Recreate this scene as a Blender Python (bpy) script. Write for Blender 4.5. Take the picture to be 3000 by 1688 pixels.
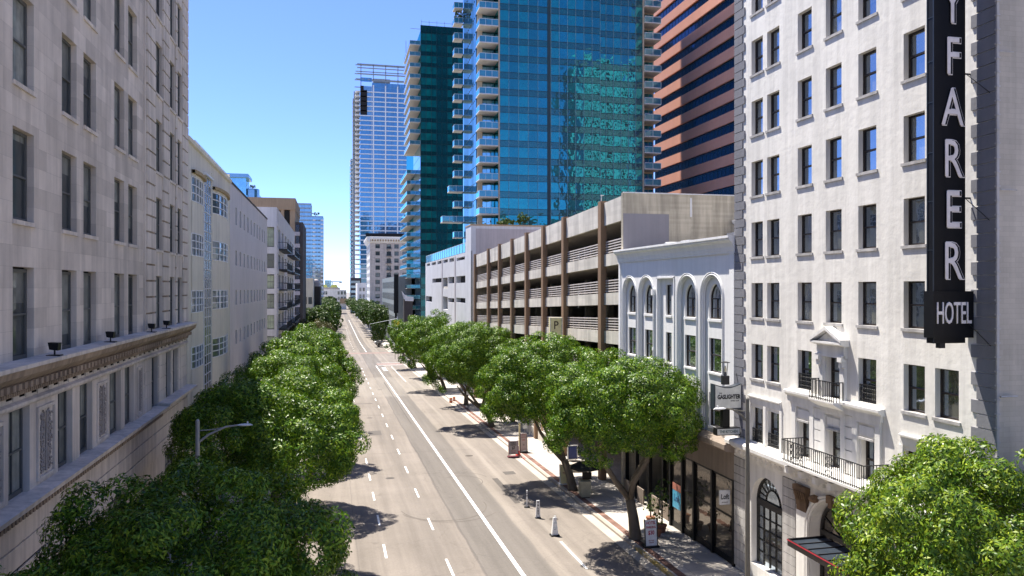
import bpy, math, random
import numpy as np
from mathutils import Vector

random.seed(7)
S = bpy.context.scene
for _o in list(bpy.data.objects):
    bpy.data.objects.remove(_o)

# ------------------------------------------------------------------ camera, sky, sun
# World axes: y runs along the street away from the viewer, x to the right, z = 0 at eye level (13.6 m above the road).
cam = bpy.data.objects.new('camera', bpy.data.cameras.new('camera'))
S.collection.objects.link(cam)
cam.location = (0, 0, 0)
cam.rotation_euler = (math.radians(90), 0, -math.radians(12.87))
cam.data.sensor_width = 36
cam.data.lens = 27.36
cam.data.clip_start = 0.3
cam.data.clip_end = 8000
S.camera = cam

SUN_EL, SUN_LEFT = 65.5, 31.0          # elevation, degrees left of the street axis
W = bpy.data.worlds.new('World'); S.world = W; W.use_nodes = True
_n = W.node_tree.nodes; _bg = _n['Background']
_sky = _n.new('ShaderNodeTexSky'); _sky.sky_type = 'NISHITA'; _sky.sun_disc = False
_sky.sun_elevation = math.radians(SUN_EL)
_sky.sun_rotation = math.radians(-SUN_LEFT)
_sky.altitude = 400; _sky.air_density = .58; _sky.dust_density = 0.25; _sky.ozone_density = 7.5
_tn = _n.new('ShaderNodeMix'); _tn.data_type = 'RGBA'; _tn.blend_type = 'MULTIPLY'; _tn.inputs[0].default_value = 1; _tn.inputs[7].default_value = (.87, .86, 1.0, 1)
W.node_tree.links.new(_sky.outputs[0], _tn.inputs[6]); W.node_tree.links.new(_tn.outputs[2], _bg.inputs[0]); _bg.inputs[1].default_value = 0.15
_sl = bpy.data.lights.new('sun', 'SUN'); _sl.energy = 5.0; _sl.angle = math.radians(0.5); _sl.color = (1, .94, .85)
sun = bpy.data.objects.new('sun', _sl); S.collection.objects.link(sun)
_a, _e = math.radians(SUN_LEFT), math.radians(SUN_EL)
_to = Vector((-math.sin(_a)*math.cos(_e), math.cos(_a)*math.cos(_e), math.sin(_e)))
sun.rotation_euler = _to.to_track_quat('Z', 'Y').to_euler(); sun.location = (0, 60, 80)
S.view_settings.view_transform = 'Standard'; S.view_settings.look = 'None'
S.view_settings.exposure = 1.12; S.view_settings.gamma = 1
S.cycles.max_bounces = 6; S.cycles.diffuse_bounces = 3; S.cycles.glossy_bounces = 3
S.cycles.transmission_bounces = 3; S.cycles.transparent_max_bounces = 6
S.cycles.caustics_reflective = False; S.cycles.caustics_refractive = False
S.cycles.use_denoising = True

# ------------------------------------------------------------------ helpers
def gz(y):
    """height of the road crown at distance y: it falls away, then levels out"""
    return -13.6 - .0228*min(y, 300) - .0022*max(0, y-300)

WL = {}                                   # world position of each object's origin
def put(o, loc=(0, 0, 0), parent=None):
    loc = Vector(loc); S.collection.objects.link(o)
    if parent is not None:
        o.parent = parent; o.location = loc - WL[parent]
    else:
        o.location = loc
    WL[o] = loc
    return o
def tag(o, label=None, cat=None, group=None, kind=None):
    if label: o['label'] = label
    if cat: o['category'] = cat
    if group: o['group'] = group
    if kind: o['kind'] = kind
    return o
def thing(name, loc, label, cat, group=None):
    return tag(put(bpy.data.objects.new(name, None), loc), label, cat, group)
def clone(o, loc, parent=None):
    """copy of one object with copies of its children, at a new place"""
    c = o.copy(); put(c, loc, parent)
    sh = Vector(loc) - WL[o]
    for k in list(o.children):
        clone(k, WL[k]+sh, c)
    return c

class Face:
    """maps (along the wall, depth into the building, height) to the world"""
    def __init__(s, side, p): s.s, s.p = side, p
    def __call__(s, a, d, z):
        if s.s == 'R': return (s.p+d, a, z)      # facade looks to -x (right side of the street)
        if s.s == 'L': return (s.p-d, a, z)      # facade looks to +x
        return (a, s.p+d, z)                     # 'F': facade looks to -y, towards the viewer

class MB:
    def __init__(s): s.v, s.f, s.m, s.cur = [], [], [], 0
    def add(s, vs, fs):
        n = len(s.v); s.v += [tuple(p) for p in vs]
        for f in fs: s.f.append(tuple(i+n for i in f)); s.m.append(s.cur)
    def quad(s, *p): s.add(p, [tuple(range(len(p)))])
    def box(s, x0, x1, y0, y1, z0, z1):
        s.add([(x0,y0,z0),(x1,y0,z0),(x1,y1,z0),(x0,y1,z0),(x0,y0,z1),(x1,y0,z1),(x1,y1,z1),(x0,y1,z1)],
              [(0,3,2,1),(4,5,6,7),(0,1,5,4),(1,2,6,5),(2,3,7,6),(3,0,4,7)])
    def mbox(s, M, a0, a1, d0, d1, z0, z1):
        p, q = M(a0, d0, z0), M(a1, d1, z1)
        s.box(min(p[0],q[0]), max(p[0],q[0]), min(p[1],q[1]), max(p[1],q[1]), min(z0,z1), max(z0,z1))
    def prism(s, M, poly, d0, d1):
        """polygon of (a, z) points extruded in depth"""
        n = len(poly)
        s.add([M(a, d0, z) for a, z in poly]+[M(a, d1, z) for a, z in poly],
              [tuple(range(n)), tuple(range(2*n-1, n-1, -1))]+[(i, (i+1) % n, n+(i+1) % n, n+i) for i in range(n)])
    def run(s, M, prof, a0, a1):
        """moulding: profile of (d, z) points run along the wall from a0 to a1"""
        n = len(prof)
        s.add([M(a0, d, z) for d, z in prof]+[M(a1, d, z) for d, z in prof],
              [tuple(range(n)), tuple(range(2*n-1, n-1, -1))]+[(i, (i+1) % n, n+(i+1) % n, n+i) for i in range(n)])
    def tube(s, pts, rad, n=8, cap=True):
        pts = [Vector(p) for p in pts]
        rs = rad if isinstance(rad, (list, tuple)) else [rad]*len(pts)
        vs, fs = [], []
        u = None
        for i, p in enumerate(pts):
            t = (pts[min(i+1, len(pts)-1)]-pts[max(i-1, 0)]).normalized()
            if u is None:
                u = t.orthogonal().normalized()
            else:
                u = (u-t*u.dot(t)).normalized()
            w = t.cross(u)
            for k in range(n):
                a = 2*math.pi*k/n
                vs.append(p+(u*math.cos(a)+w*math.sin(a))*rs[i])
        for i in range(len(pts)-1):
            for k in range(n):
                a, b = i*n+k, i*n+(k+1) % n
                fs.append((a, b, b+n, a+n))
        if cap:
            fs.append(tuple(range(n-1, -1, -1))); fs.append(tuple(range((len(pts)-1)*n, len(pts)*n)))
        s.add(vs, fs)
    def lathe(s, c, prof, n=16):
        vs, fs = [], []
        for r, z in prof:
            for k in range(n):
                a = 2*math.pi*k/n
                vs.append((c[0]+r*math.cos(a), c[1]+r*math.sin(a), c[2]+z))
        for i in range(len(prof)-1):
            for k in range(n):
                a, b = i*n+k, i*n+(k+1) % n
                fs.append((a, b, b+n, a+n))
        fs.append(tuple(range(n-1, -1, -1))); fs.append(tuple(range((len(prof)-1)*n, len(prof)*n)))
        s.add(vs, fs)
    def build(s, name, mat, parent=None, loc=None, smooth=False):
        loc = Vector(loc) if loc is not None else (WL[parent] if parent is not None else Vector((0, 0, 0)))
        me = bpy.data.meshes.new(name)
        me.from_pydata([(x-loc.x, y-loc.y, z-loc.z) for x, y, z in s.v], [], s.f)
        ms = mat if isinstance(mat, (list, tuple)) else [mat]
        for m in ms: me.materials.append(m)
        if len(ms) > 1: me.polygons.foreach_set('material_index', s.m)
        if smooth: me.polygons.foreach_set('use_smooth', [True]*len(me.polygons))
        me.update()
        return put(bpy.data.objects.new(name, me), loc, parent)

def structure(o, name=None):
    o['kind'] = 'structure'; return o

def text_mesh(body, size, ext, loc, rot, name, mat, parent=None, sx=1.0, bold=0.0, align='CENTER', sy=1.0):
    cu = bpy.data.curves.new('txt', 'FONT'); cu.body = body; cu.size = size; cu.extrude = ext
    cu.offset = bold; cu.align_x = align; cu.align_y = 'CENTER'; cu.resolution_u = 3
    t = bpy.data.objects.new('txt', cu); S.collection.objects.link(t)
    me = bpy.data.meshes.new_from_object(t.evaluated_get(bpy.context.evaluated_depsgraph_get()))
    bpy.data.objects.remove(t); me.name = name
    me.materials.clear(); me.materials.append(mat)
    import mathutils
    R = mathutils.Euler(rot).to_matrix().to_4x4() @ mathutils.Matrix.Diagonal((sx, sy, 1, 1))
    me.transform(R)
    return put(bpy.data.objects.new(name, me), loc, parent)

def facade(mb, M, a0, a1, z0, z1, ops, rev):
    """wall sheet with rectangular openings and their reveals"""
    A = sorted({a0, a1, *[o[0] for o in ops], *[o[1] for o in ops]})
    Z = sorted({z0, z1, *[o[2] for o in ops], *[o[3] for o in ops]})
    for j in range(len(Z)-1):
        zc = (Z[j]+Z[j+1])/2; run = None
        row = [o for o in ops if o[2] < zc < o[3]]
        for i in range(len(A)-1):
            ac = (A[i]+A[i+1])/2
            hole = any(o[0] < ac < o[1] for o in row)
            if hole:
                if run is not None: mb.quad(M(run,0,Z[j]), M(A[i],0,Z[j]), M(A[i],0,Z[j+1]), M(run,0,Z[j+1])); run = None
            elif run is None: run = A[i]
        if run is not None: mb.quad(M(run,0,Z[j]), M(A[-1],0,Z[j]), M(A[-1],0,Z[j+1]), M(run,0,Z[j+1]))
    for p, q, r, t in ops:
        mb.quad(M(p,0,r), M(p,rev,r), M(p,rev,t), M(p,0,t)); mb.quad(M(q,0,r), M(q,rev,r), M(q,rev,t), M(q,0,t))
        mb.quad(M(p,0,r), M(q,0,r), M(q,rev,r), M(p,rev,r)); mb.quad(M(p,0,t), M(q,0,t), M(q,rev,t), M(p,rev,t))

def arch_pts(c, hw, zs, n=14, pt=0.0):
    """arch from right springing over the top to the left; pt > 0 gives a pointed top"""
    out = []
    for k in range(n+1):
        t = math.pi*k/n
        out.append((c+hw*math.cos(t), zs+hw*math.sin(t)*(1+pt*math.sin(t)**4)))
    return out
def arch_cell(mb, M, a0, a1, z0, z1, c, hw, zb, zs, d, rev, n=14, pt=0.0):
    """a rectangle of wall at depth d holding one arched opening with its reveal"""
    P = arch_pts(c, hw, zs, n, pt)
    L, Rr = c-hw, c+hw
    if L > a0: mb.quad(M(a0,d,z0), M(L,d,z0), M(L,d,zs), M(a0,d,zs)); mb.quad(M(a0,d,zs), M(L,d,zs), M(L,d,z1), M(a0,d,z1))
    if Rr < a1: mb.quad(M(Rr,d,z0), M(a1,d,z0), M(a1,d,zs), M(Rr,d,zs)); mb.quad(M(Rr,d,zs), M(a1,d,zs), M(a1,d,z1), M(Rr,d,z1))
    if zb > z0: mb.quad(M(L,d,z0), M(Rr,d,z0), M(Rr,d,zb), M(L,d,zb))
    for (p, q), (r, t) in zip(P[:-1], P[1:]):
        mb.quad(M(p,d,q), M(r,d,t), M(r,d,z1), M(p,d,z1))
        mb.quad(M(p,d,q), M(r,d,t), M(r,d+rev,t), M(p,d+rev,q))
    for a in (L, Rr): mb.quad(M(a,d,zb), M(a,d+rev,zb), M(a,d+rev,zs), M(a,d,zs))
    mb.quad(M(L,d,zb), M(Rr,d,zb), M(Rr,d+rev,zb), M(L,d+rev,zb))

def shell(mb, x0, x1, y0, y1, z0, z1, skip=''):
    """plain outer faces of a block; skip names the faces that are built elsewhere"""
    if 'L' not in skip: mb.quad((x0,y0,z0),(x0,y1,z0),(x0,y1,z1),(x0,y0,z1))
    if 'R' not in skip: mb.quad((x1,y0,z0),(x1,y1,z0),(x1,y1,z1),(x1,y0,z1))
    if 'F' not in skip: mb.quad((x0,y0,z0),(x1,y0,z0),(x1,y0,z1),(x0,y0,z1))
    if 'B' not in skip: mb.quad((x0,y1,z0),(x1,y1,z0),(x1,y1,z1),(x0,y1,z1))
    if 'T' not in skip: mb.quad((x0,y0,z1),(x1,y0,z1),(x1,y1,z1),(x0,y1,z1))

# ------------------------------------------------------------------ materials
def newmat(name):
    m = bpy.data.materials.new(name); m.use_nodes = True
    return m, m.node_tree.nodes, m.node_tree.links, m.node_tree.nodes['Principled BSDF']
def pos(n, l, scale=(1, 1, 1)):
    g = n.new('ShaderNodeNewGeometry'); mp = n.new('ShaderNodeMapping'); mp.inputs['Scale'].default_value = scale
    l.new(g.outputs['Position'], mp.inputs['Vector']); return mp.outputs[0]
def noise(n, l, vec, sc, det=4, rough=.6):
    t = n.new('ShaderNodeTexNoise'); t.inputs['Scale'].default_value = sc; t.inputs['Detail'].default_value = det
    t.inputs['Roughness'].default_value = rough; l.new(vec, t.inputs['Vector']); return t.outputs[0]
def ramp(n, l, fac, stops):
    r = n.new('ShaderNodeValToRGB'); l.new(fac, r.inputs[0]); e = r.color_ramp.elements
    while len(e) < len(stops): e.new(.5)
    for k, (p, c) in zip(e, stops):
        k.position = p; k.color = (c, c, c, 1) if isinstance(c, (int, float)) else (*c, 1)
    return r.outputs[0]
def mix(n, l, fac, a, b, mode='MIX'):
    x = n.new('ShaderNodeMix'); x.data_type = 'RGBA'; x.blend_type = mode
    for sock, val in ((x.inputs[0], fac), (x.inputs[6], a), (x.inputs[7], b)):
        if isinstance(val, (int, float)): sock.default_value = val
        elif isinstance(val, tuple): sock.default_value = (*val, 1)
        else: l.new(val, sock)
    return x.outputs[2]
def math_(n, l, op, a, b=None):
    x = n.new('ShaderNodeMath'); x.operation = op
    for s_, v in zip(x.inputs, (a, b)):
        if v is None: continue
        if isinstance(v, (int, float)): s_.default_value = v
        else: l.new(v, s_)
    return x.outputs[0]
def bump(n, l, P, h, st, dist=.02):
    b = n.new('ShaderNodeBump'); b.inputs['Strength'].default_value = st; b.inputs['Distance'].default_value = dist
    l.new(h, b.inputs['Height']); l.new(b.outputs[0], P.inputs['Normal'])

def weathered(name, col, rough=.85, var=.18, streak=.15, bmp=.25, bscale=6.0, spec=.25, big=.35):
    """painted or mineral surface: blotches, rain streaks, fine grain"""
    m, n, l, P = newmat(name)
    v = pos(n, l)
    blot = ramp(n, l, noise(n, l, v, big, 5, .65), [(.3, 1-var), (.7, 1+var*.35)])
    st = ramp(n, l, noise(n, l, pos(n, l, (2.2, 2.2, .12)), 1.3, 4, .6), [(.38, 1-streak), (.6, 1.0)])
    c = mix(n, l, 1.0, mix(n, l, 1.0, col, blot, 'MULTIPLY'), st, 'MULTIPLY')
    l.new(c, P.inputs['Base Color']); P.inputs['Roughness'].default_value = rough
    P.inputs['Specular IOR Level'].default_value = spec
    if bmp: bump(n, l, P, noise(n, l, v, bscale, 6, .6), bmp, .03)
    return m
def plain(name, col, rough=.6, metal=0.0, spec=.4):
    m, n, l, P = newmat(name)
    f = ramp(n, l, noise(n, l, pos(n, l), 3.0, 3), [(.3, .85), (.7, 1.08)])
    l.new(mix(n, l, 1.0, col, f, 'MULTIPLY'), P.inputs['Base Color'])
    P.inputs['Roughness'].default_value = rough; P.inputs['Metallic'].default_value = metal
    P.inputs['Specular IOR Level'].default_value = spec
    return m
def blocks(name, col, plane, bw, bh, mortar=.006, var=.2, rough=.85, dark=.55, streak=.2, off=.5, mcol=None, sxy=1.1):
    """ashlar, brick or board-marked concrete; plane 'y' for walls along the street, 'x' for walls across it"""
    m, n, l, P = newmat(name)
    g = n.new('ShaderNodeNewGeometry'); sp = n.new('ShaderNodeSeparateXYZ'); l.new(g.outputs['Position'], sp.inputs[0])
    cb = n.new('ShaderNodeCombineXYZ'); l.new(sp.outputs['Y' if plane == 'y' else 'X'], cb.inputs[0]); l.new(sp.outputs['Z'], cb.inputs[1])
    b = n.new('ShaderNodeTexBrick'); l.new(cb.outputs[0], b.inputs['Vector'])
    b.inputs['Scale'].default_value = 1; b.inputs['Brick Width'].default_value = bw; b.inputs['Row Height'].default_value = bh
    b.inputs['Mortar Size'].default_value = mortar; b.inputs['Mortar Smooth'].default_value = .2; b.offset = off
    b.inputs['Color1'].default_value = (*[c*(1-var) for c in col], 1); b.inputs['Color2'].default_value = (*[c*(1+var*.5) for c in col], 1)
    b.inputs['Mortar'].default_value = (*(mcol or [c*dark for c in col]), 1)
    v = pos(n, l)
    blot = ramp(n, l, noise(n, l, v, .45, 6, .7), [(.3, .84), (.68, 1.05)])
    st = ramp(n, l, noise(n, l, pos(n, l, (sxy, sxy, .1)), 1.2, 4, .6), [(.36, 1-streak), (.6, 1.0)])
    c = mix(n, l, 1.0, mix(n, l, 1.0, b.outputs[0], blot, 'MULTIPLY'), st, 'MULTIPLY')
    l.new(c, P.inputs['Base Color']); P.inputs['Roughness'].default_value = rough; P.inputs['Specular IOR Level'].default_value = .25
    h = math_(n, l, 'ADD', math_(n, l, 'MULTIPLY', b.outputs['Fac'], -1.0), math_(n, l, 'MULTIPLY', noise(n, l, v, 8, 5), .5))
    bump(n, l, P, h, .35, .02)
    return m
def tower_glass(name, tints, refl, gtint, rough=.02, wav=.012, wsc=.55, fres=1.0):
    """coated curtain-wall glass: each pane has its own blind and tint behind a mirror-like, slightly wavy skin"""
    m, n, l, P = newmat(name)
    out = n['Material Output']
    g = n.new('ShaderNodeNewGeometry')
    c = ramp(n, l, g.outputs['Random Per Island'], [(i/max(1, len(tints)-1), t) for i, t in enumerate(tints)])
    n['Color Ramp'].color_ramp.interpolation = 'CONSTANT'
    v = pos(n, l)
    c = mix(n, l, 1.0, c, ramp(n, l, noise(n, l, v, .6, 4), [(.3, .6), (.7, 1.25)]), 'MULTIPLY')
    l.new(c, P.inputs['Base Color']); P.inputs['Roughness'].default_value = .25
    gl = n.new('ShaderNodeBsdfGlossy'); gl.inputs['Roughness'].default_value = rough; gl.inputs['Color'].default_value = (*gtint, 1)
    bp = n.new('ShaderNodeBump'); bp.inputs['Strength'].default_value = 1; bp.inputs['Distance'].default_value = wav
    l.new(noise(n, l, v, wsc, 2, .5), bp.inputs['Height']); l.new(bp.outputs[0], gl.inputs['Normal'])
    lw = n.new('ShaderNodeLayerWeight'); lw.inputs[0].default_value = .35
    f = math_(n, l, 'ADD', math_(n, l, 'MULTIPLY', lw.outputs['Fresnel'], (1-refl)*fres), refl)
    mx = n.new('ShaderNodeMixShader'); l.new(f, mx.inputs[0]); l.new(P.outputs[0], mx.inputs[1]); l.new(gl.outputs[0], mx.inputs[2])
    l.new(mx.outputs[0], out.inputs['Surface'])
    return m
def room_glass(name, dark, blind, p_blind=.5, refl=.10, tint=(.8, .9, 1)):
    """sash glass: dark room or drawn curtain behind a reflecting pane; differs from window to window"""
    m, n, l, P = newmat(name)
    out = n['Material Output']
    oi = n.new('ShaderNodeObjectInfo')
    sel = math_(n, l, 'GREATER_THAN', oi.outputs['Random'], 1-p_blind)
    fold = ramp(n, l, noise(n, l, pos(n, l, (9, 9, .15)), 1.0, 2), [(.35, .72), (.65, 1.1)])
    tc = n.new('ShaderNodeTexCoord'); sz = n.new('ShaderNodeSeparateXYZ'); l.new(tc.outputs['Object'], sz.inputs[0])
    lvl = math_(n, l, 'ADD', math_(n, l, 'MULTIPLY', math_(n, l, 'FRACT', math_(n, l, 'MULTIPLY', oi.outputs['Random'], 13.7)), 2.4), .35)   # how far the blind is drawn down
    sel = math_(n, l, 'MAXIMUM', sel, math_(n, l, 'GREATER_THAN', sz.outputs['Z'], lvl))
    shade = mix(n, l, math_(n, l, 'FRACT', math_(n, l, 'MULTIPLY', oi.outputs['Random'], 5.3)), tuple(c_*.6 for c_ in blind), tuple(c_*1.5 for c_ in blind))
    c = mix(n, l, sel, dark, mix(n, l, 1.0, shade, fold, 'MULTIPLY'))
    c = mix(n, l, 1.0, c, ramp(n, l, noise(n, l, pos(n, l), 1.4, 3), [(.3, .55), (.7, 1.2)]), 'MULTIPLY')
    l.new(c, P.inputs['Base Color']); P.inputs['Roughness'].default_value = .5
    gl = n.new('ShaderNodeBsdfGlossy'); gl.inputs['Roughness'].default_value = .03; gl.inputs['Color'].default_value = (*tint, 1)
    bp = n.new('ShaderNodeBump'); bp.inputs['Distance'].default_value = .006
    l.new(noise(n, l, pos(n, l), 1.1, 2), bp.inputs['Height']); l.new(bp.outputs[0], gl.inputs['Normal'])
    lw = n.new('ShaderNodeLayerWeight'); lw.inputs[0].default_value = .3
    f = math_(n, l, 'ADD', math_(n, l, 'MULTIPLY', lw.outputs['Fresnel'], .45), refl)
    mx = n.new('ShaderNodeMixShader'); l.new(f, mx.inputs[0]); l.new(P.outputs[0], mx.inputs[1]); l.new(gl.outputs[0], mx.inputs[2])
    l.new(mx.outputs[0], out.inputs['Surface'])
    return m

M_stone = blocks('limestone_ashlar', (.75, .665, .565), 'y', 1.35, .62, .005, .16, dark=.72, streak=.22)
M_stone_plain = weathered('limestone_trim', (.75, .67, .575), var=.22, streak=.22, bmp=.3)
M_stone_dark = weathered('limestone_dark', (.43, .335, .245), var=.35, streak=.3, bmp=.4)  # darker brown limestone tone for cornice, dentils and joint strips
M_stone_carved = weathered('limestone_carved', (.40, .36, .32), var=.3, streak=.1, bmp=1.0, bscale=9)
M_stucco = weathered('white_stucco', (.86, .83, .77), var=.12, streak=.14, bmp=.55, bscale=2.6)
M_stucco_trim = weathered('white_stucco_trim', (.83, .81, .77), var=.12, streak=.12, bmp=.35)
M_sill = weathered('grimy_sill', (.55, .53, .51), var=.3, streak=.25, bmp=.5)
M_quoin = weathered('grey_quoin_paint', (.23, .23, .25), var=.12, streak=.08, bmp=.3)
M_sidewall = blocks('grey_painted_brick', (.56, .505, .42), 'x', .45, .16, .006, .06, dark=.86)
M_arcwhite = weathered('white_facade_paint', (.86, .855, .845), var=.06, streak=.06, bmp=.25)
M_band = weathered('brown_stone_band', (.30, .245, .20), var=.2, streak=.15, bmp=.3)
M_rust = weathered('rust_brown_terracotta', (.26, .17, .105), var=.4, streak=.3, bmp=.8)
M_concrete = blocks('board_marked_concrete', (.74, .69, .60), 'y', 2.4, .30, .004, .08, dark=.88, streak=.25)
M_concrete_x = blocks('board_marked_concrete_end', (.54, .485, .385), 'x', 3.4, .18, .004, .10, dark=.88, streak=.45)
M_graypaint = weathered('grey_anti_graffiti_paint', (.25, .24, .265), var=.06, streak=.06, bmp=.2)
M_brownpillar = weathered('brown_pillar_paint', (.29, .19, .12), var=.14, streak=.12, bmp=.25)
M_railpale = plain('pale_rail_paint', (.66, .60, .55), .5)
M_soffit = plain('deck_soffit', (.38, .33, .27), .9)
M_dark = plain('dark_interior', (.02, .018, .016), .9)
M_whiteconc = weathered('whitewashed_concrete', (.66, .66, .67), var=.12, streak=.12, bmp=.25)
M_lilac = weathered('lilac_grey_concrete', (.48, .44, .44), var=.1, streak=.12, bmp=.2)
M_cream = weathered('cream_plaster', (.74, .70, .58), var=.10, streak=.12, bmp=.15)
M_greywhite = weathered('grey_white_plaster', (.66, .63, .61), var=.07, streak=.10, bmp=.15)
M_eave = weathered('ochre_eave', (.45, .34, .19), var=.2, streak=.15, bmp=.2)
M_balcwall = weathered('pale_grey_render', (.62, .60, .60), var=.1, streak=.12, bmp=.1)
M_tan = weathered('tan_concrete', (.46, .33, .21), var=.12, streak=.12, bmp=.2)
M_darkslab = weathered('dark_brown_render', (.085, .075, .07), var=.2, streak=.1, bmp=.1)
M_orange = weathered('salmon_granite', (.82, .40, .275), rough=.45, var=.10, streak=.05, bmp=.05, spec=.4, big=.2)
M_beige_brick = blocks('beige_old_brick', (.68, .575, .48), 'x', 1.6, .45, .03, .12, dark=.78)
M_iron = plain('black_iron', (.018, .018, .02), .45)
M_frame = plain('dark_bronze_frame', (.035, .026, .022), .5)
M_frame_grey = plain('grey_green_frame', (.11, .115, .11), .5)
M_alu = plain('pale_aluminium', (.62, .66, .67), .4, .2)
M_mull = plain('mullion_grey', (.24, .40, .43), .4, .3)
M_mull_dark = plain('dark_mullion', (.02, .05, .06), .4)
M_whitemetal = plain('white_metal', (.78, .78, .77), .4)
M_greymetal = plain('galvanised_pole', (.32, .33, .33), .5, .3)
M_olivepole = plain('olive_grey_pole', (.16, .15, .125), .6)
M_black = plain('black_sign_metal', (.008, .008, .009), .45, 0, .25)
M_signgrey = plain('dark_steel_edge', (.035, .045, .06), .3)
M_letter = plain('pale_pink_letter', (.84, .76, .71), .5)
M_letter_rim = plain('letter_rim', (.88, .80, .74), .5)
M_signboard = plain('pale_sign_board', (.62, .63, .59), .5)
M_white = plain('white_paint', (.80, .80, .79), .5)
M_red = plain('red_print', (.45, .03, .05), .5)
M_inkblack = plain('black_print', (.01, .01, .01), .5)
M_faded_red = plain('faded_red_print', (.35, .12, .12), .6)
M_blue = plain('blue_poster', (.10, .42, .62), .4)
M_conered = plain('red_rubber', (.55, .07, .05), .5)
M_yellow = plain('yellow_signal_paint', (.62, .48, .02), .5)
M_khaki = plain('khaki_sign', (.80, .73, .42), .6)
M_podium = plain('olive_podium_paint', (.38, .37, .28), .6)
M_canvas = plain('black_canvas', (.008, .012, .012), .8)
M_slab = weathered('balcony_slab', (.66, .64, .60), var=.1, streak=.1, bmp=0)
M_soffit_tan = plain('balcony_soffit', (.52, .42, .30), .8)
M_roof = weathered('gravel_roof', (.32, .31, .30), var=.2, streak=0, bmp=.3)
M_terracotta = plain('terracotta_pot', (.30, .13, .07), .8)

M_pane_stone = room_glass('office_glass', (.035, .042, .040), (.24, .25, .215), .55, .05)
M_pane_hotel = room_glass('hotel_glass', (.02, .021, .022), (.17, .165, .125), .55, .05, (.55, .65, .78))
M_pane_arch = room_glass('arch_glass', (.03, .03, .028), (.12, .12, .10), .3, .05)
M_pane_dark = room_glass('shop_glass', (.008, .008, .008), (.015, .015, .014), .3, .02, (.34, .31, .28))
M_pane_bay = room_glass('bay_glass', (.06, .085, .09), (.16, .19, .18), .4, .16)
M_pane_slot = room_glass('slot_glass', (.10, .085, .075), (.14, .12, .11), .5, .03)
M_pane_green = room_glass('flat_glass', (.035, .045, .035), (.20, .24, .15), .5, .07)
M_glassblock = tower_glass('glass_block', [(.16,.16,.155), (.24,.24,.235), (.11,.12,.125), (.30,.29,.27)], .04, (.6, .6, .6), .15, fres=.35)
M_teal = tower_glass('teal_glass', [(.0,.08,.11), (.0,.13,.22), (.0,.05,.065), (.0,.14,.16), (.0,.035,.05), (.0,.09,.19), (.0,.10,.13)], .33, (.04, .52, .56), .012, .028, .5)
M_teal_sp = tower_glass('teal_spandrel', [(.0,.05,.055), (.0,.06,.066), (.0,.045,.05)], .13, (.14, .55, .58), .05, .03)
M_teal_side = tower_glass('teal_side_glass', [(.04,.20,.34), (.05,.24,.38), (.03,.17,.30)], .50, (.50, .84, .98), .02, .02)
M_green = tower_glass('dark_green_glass', [(.0,.09,.09), (.0,.17,.16), (.0,.12,.13), (.0,.035,.045), (.0,.15,.14)], .10, (.10, .52, .55), .03, .02)
M_green_sp = tower_glass('dark_green_spandrel', [(.0,.03,.036), (.0,.045,.05)], .07, (.10, .45, .5), .06, .01)
M_bluegl = tower_glass('blue_glass', [(.04,.13,.27), (.05,.16,.31), (.05,.12,.22), (.06,.19,.33)], .28, (.34, .66, .86), .02, .02)
M_bluegl2 = tower_glass('blue_grey_glass', [(.06,.16,.26), (.09,.21,.31), (.04,.10,.17), (.11,.23,.32)], .3, (.6, .8, .95), .03, .02)
M_navy = tower_glass('navy_strip_glass', [(.006,.010,.022), (.005,.014,.034), (.008,.009,.015)], .02, (.03, .09, .22), .03, .02, fres=.45)
M_railglass = tower_glass('balcony_glass', [(.02,.14,.20), (.03,.17,.23), (.01,.11,.16)], .16, (.3, .75, .85), .03, .0)
# ------------------------------------------------------------------ street surfaces
KR, KL = 16.25, -3.2            # kerb lines
FR, FL = 20.03, -9.0            # facade lines
def sheet(name, x0, x1, ys, dz, mat, kind='structure', thick=None):
    mb = MB()
    for y0, y1 in zip(ys[:-1], ys[1:]):
        a, b = gz(y0)+dz, gz(y1)+dz
        mb.quad((x0,y0,a),(x1,y0,a),(x1,y1,b),(x0,y1,b))
        if thick:
            for x in (x0, x1): mb.quad((x,y0,a),(x,y1,b),(x,y1,b-thick),(x,y0,a-thick))
    if thick:
        for y in (ys[0], ys[-1]): mb.quad((x0,y,gz(y)+dz),(x1,y,gz(y)+dz),(x1,y,gz(y)+dz-thick),(x0,y,gz(y)+dz-thick))
    o = mb.build(name, mat, loc=((x0+x1)/2, ys[0], gz(ys[0])))
    o['kind'] = kind
    return o

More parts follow.
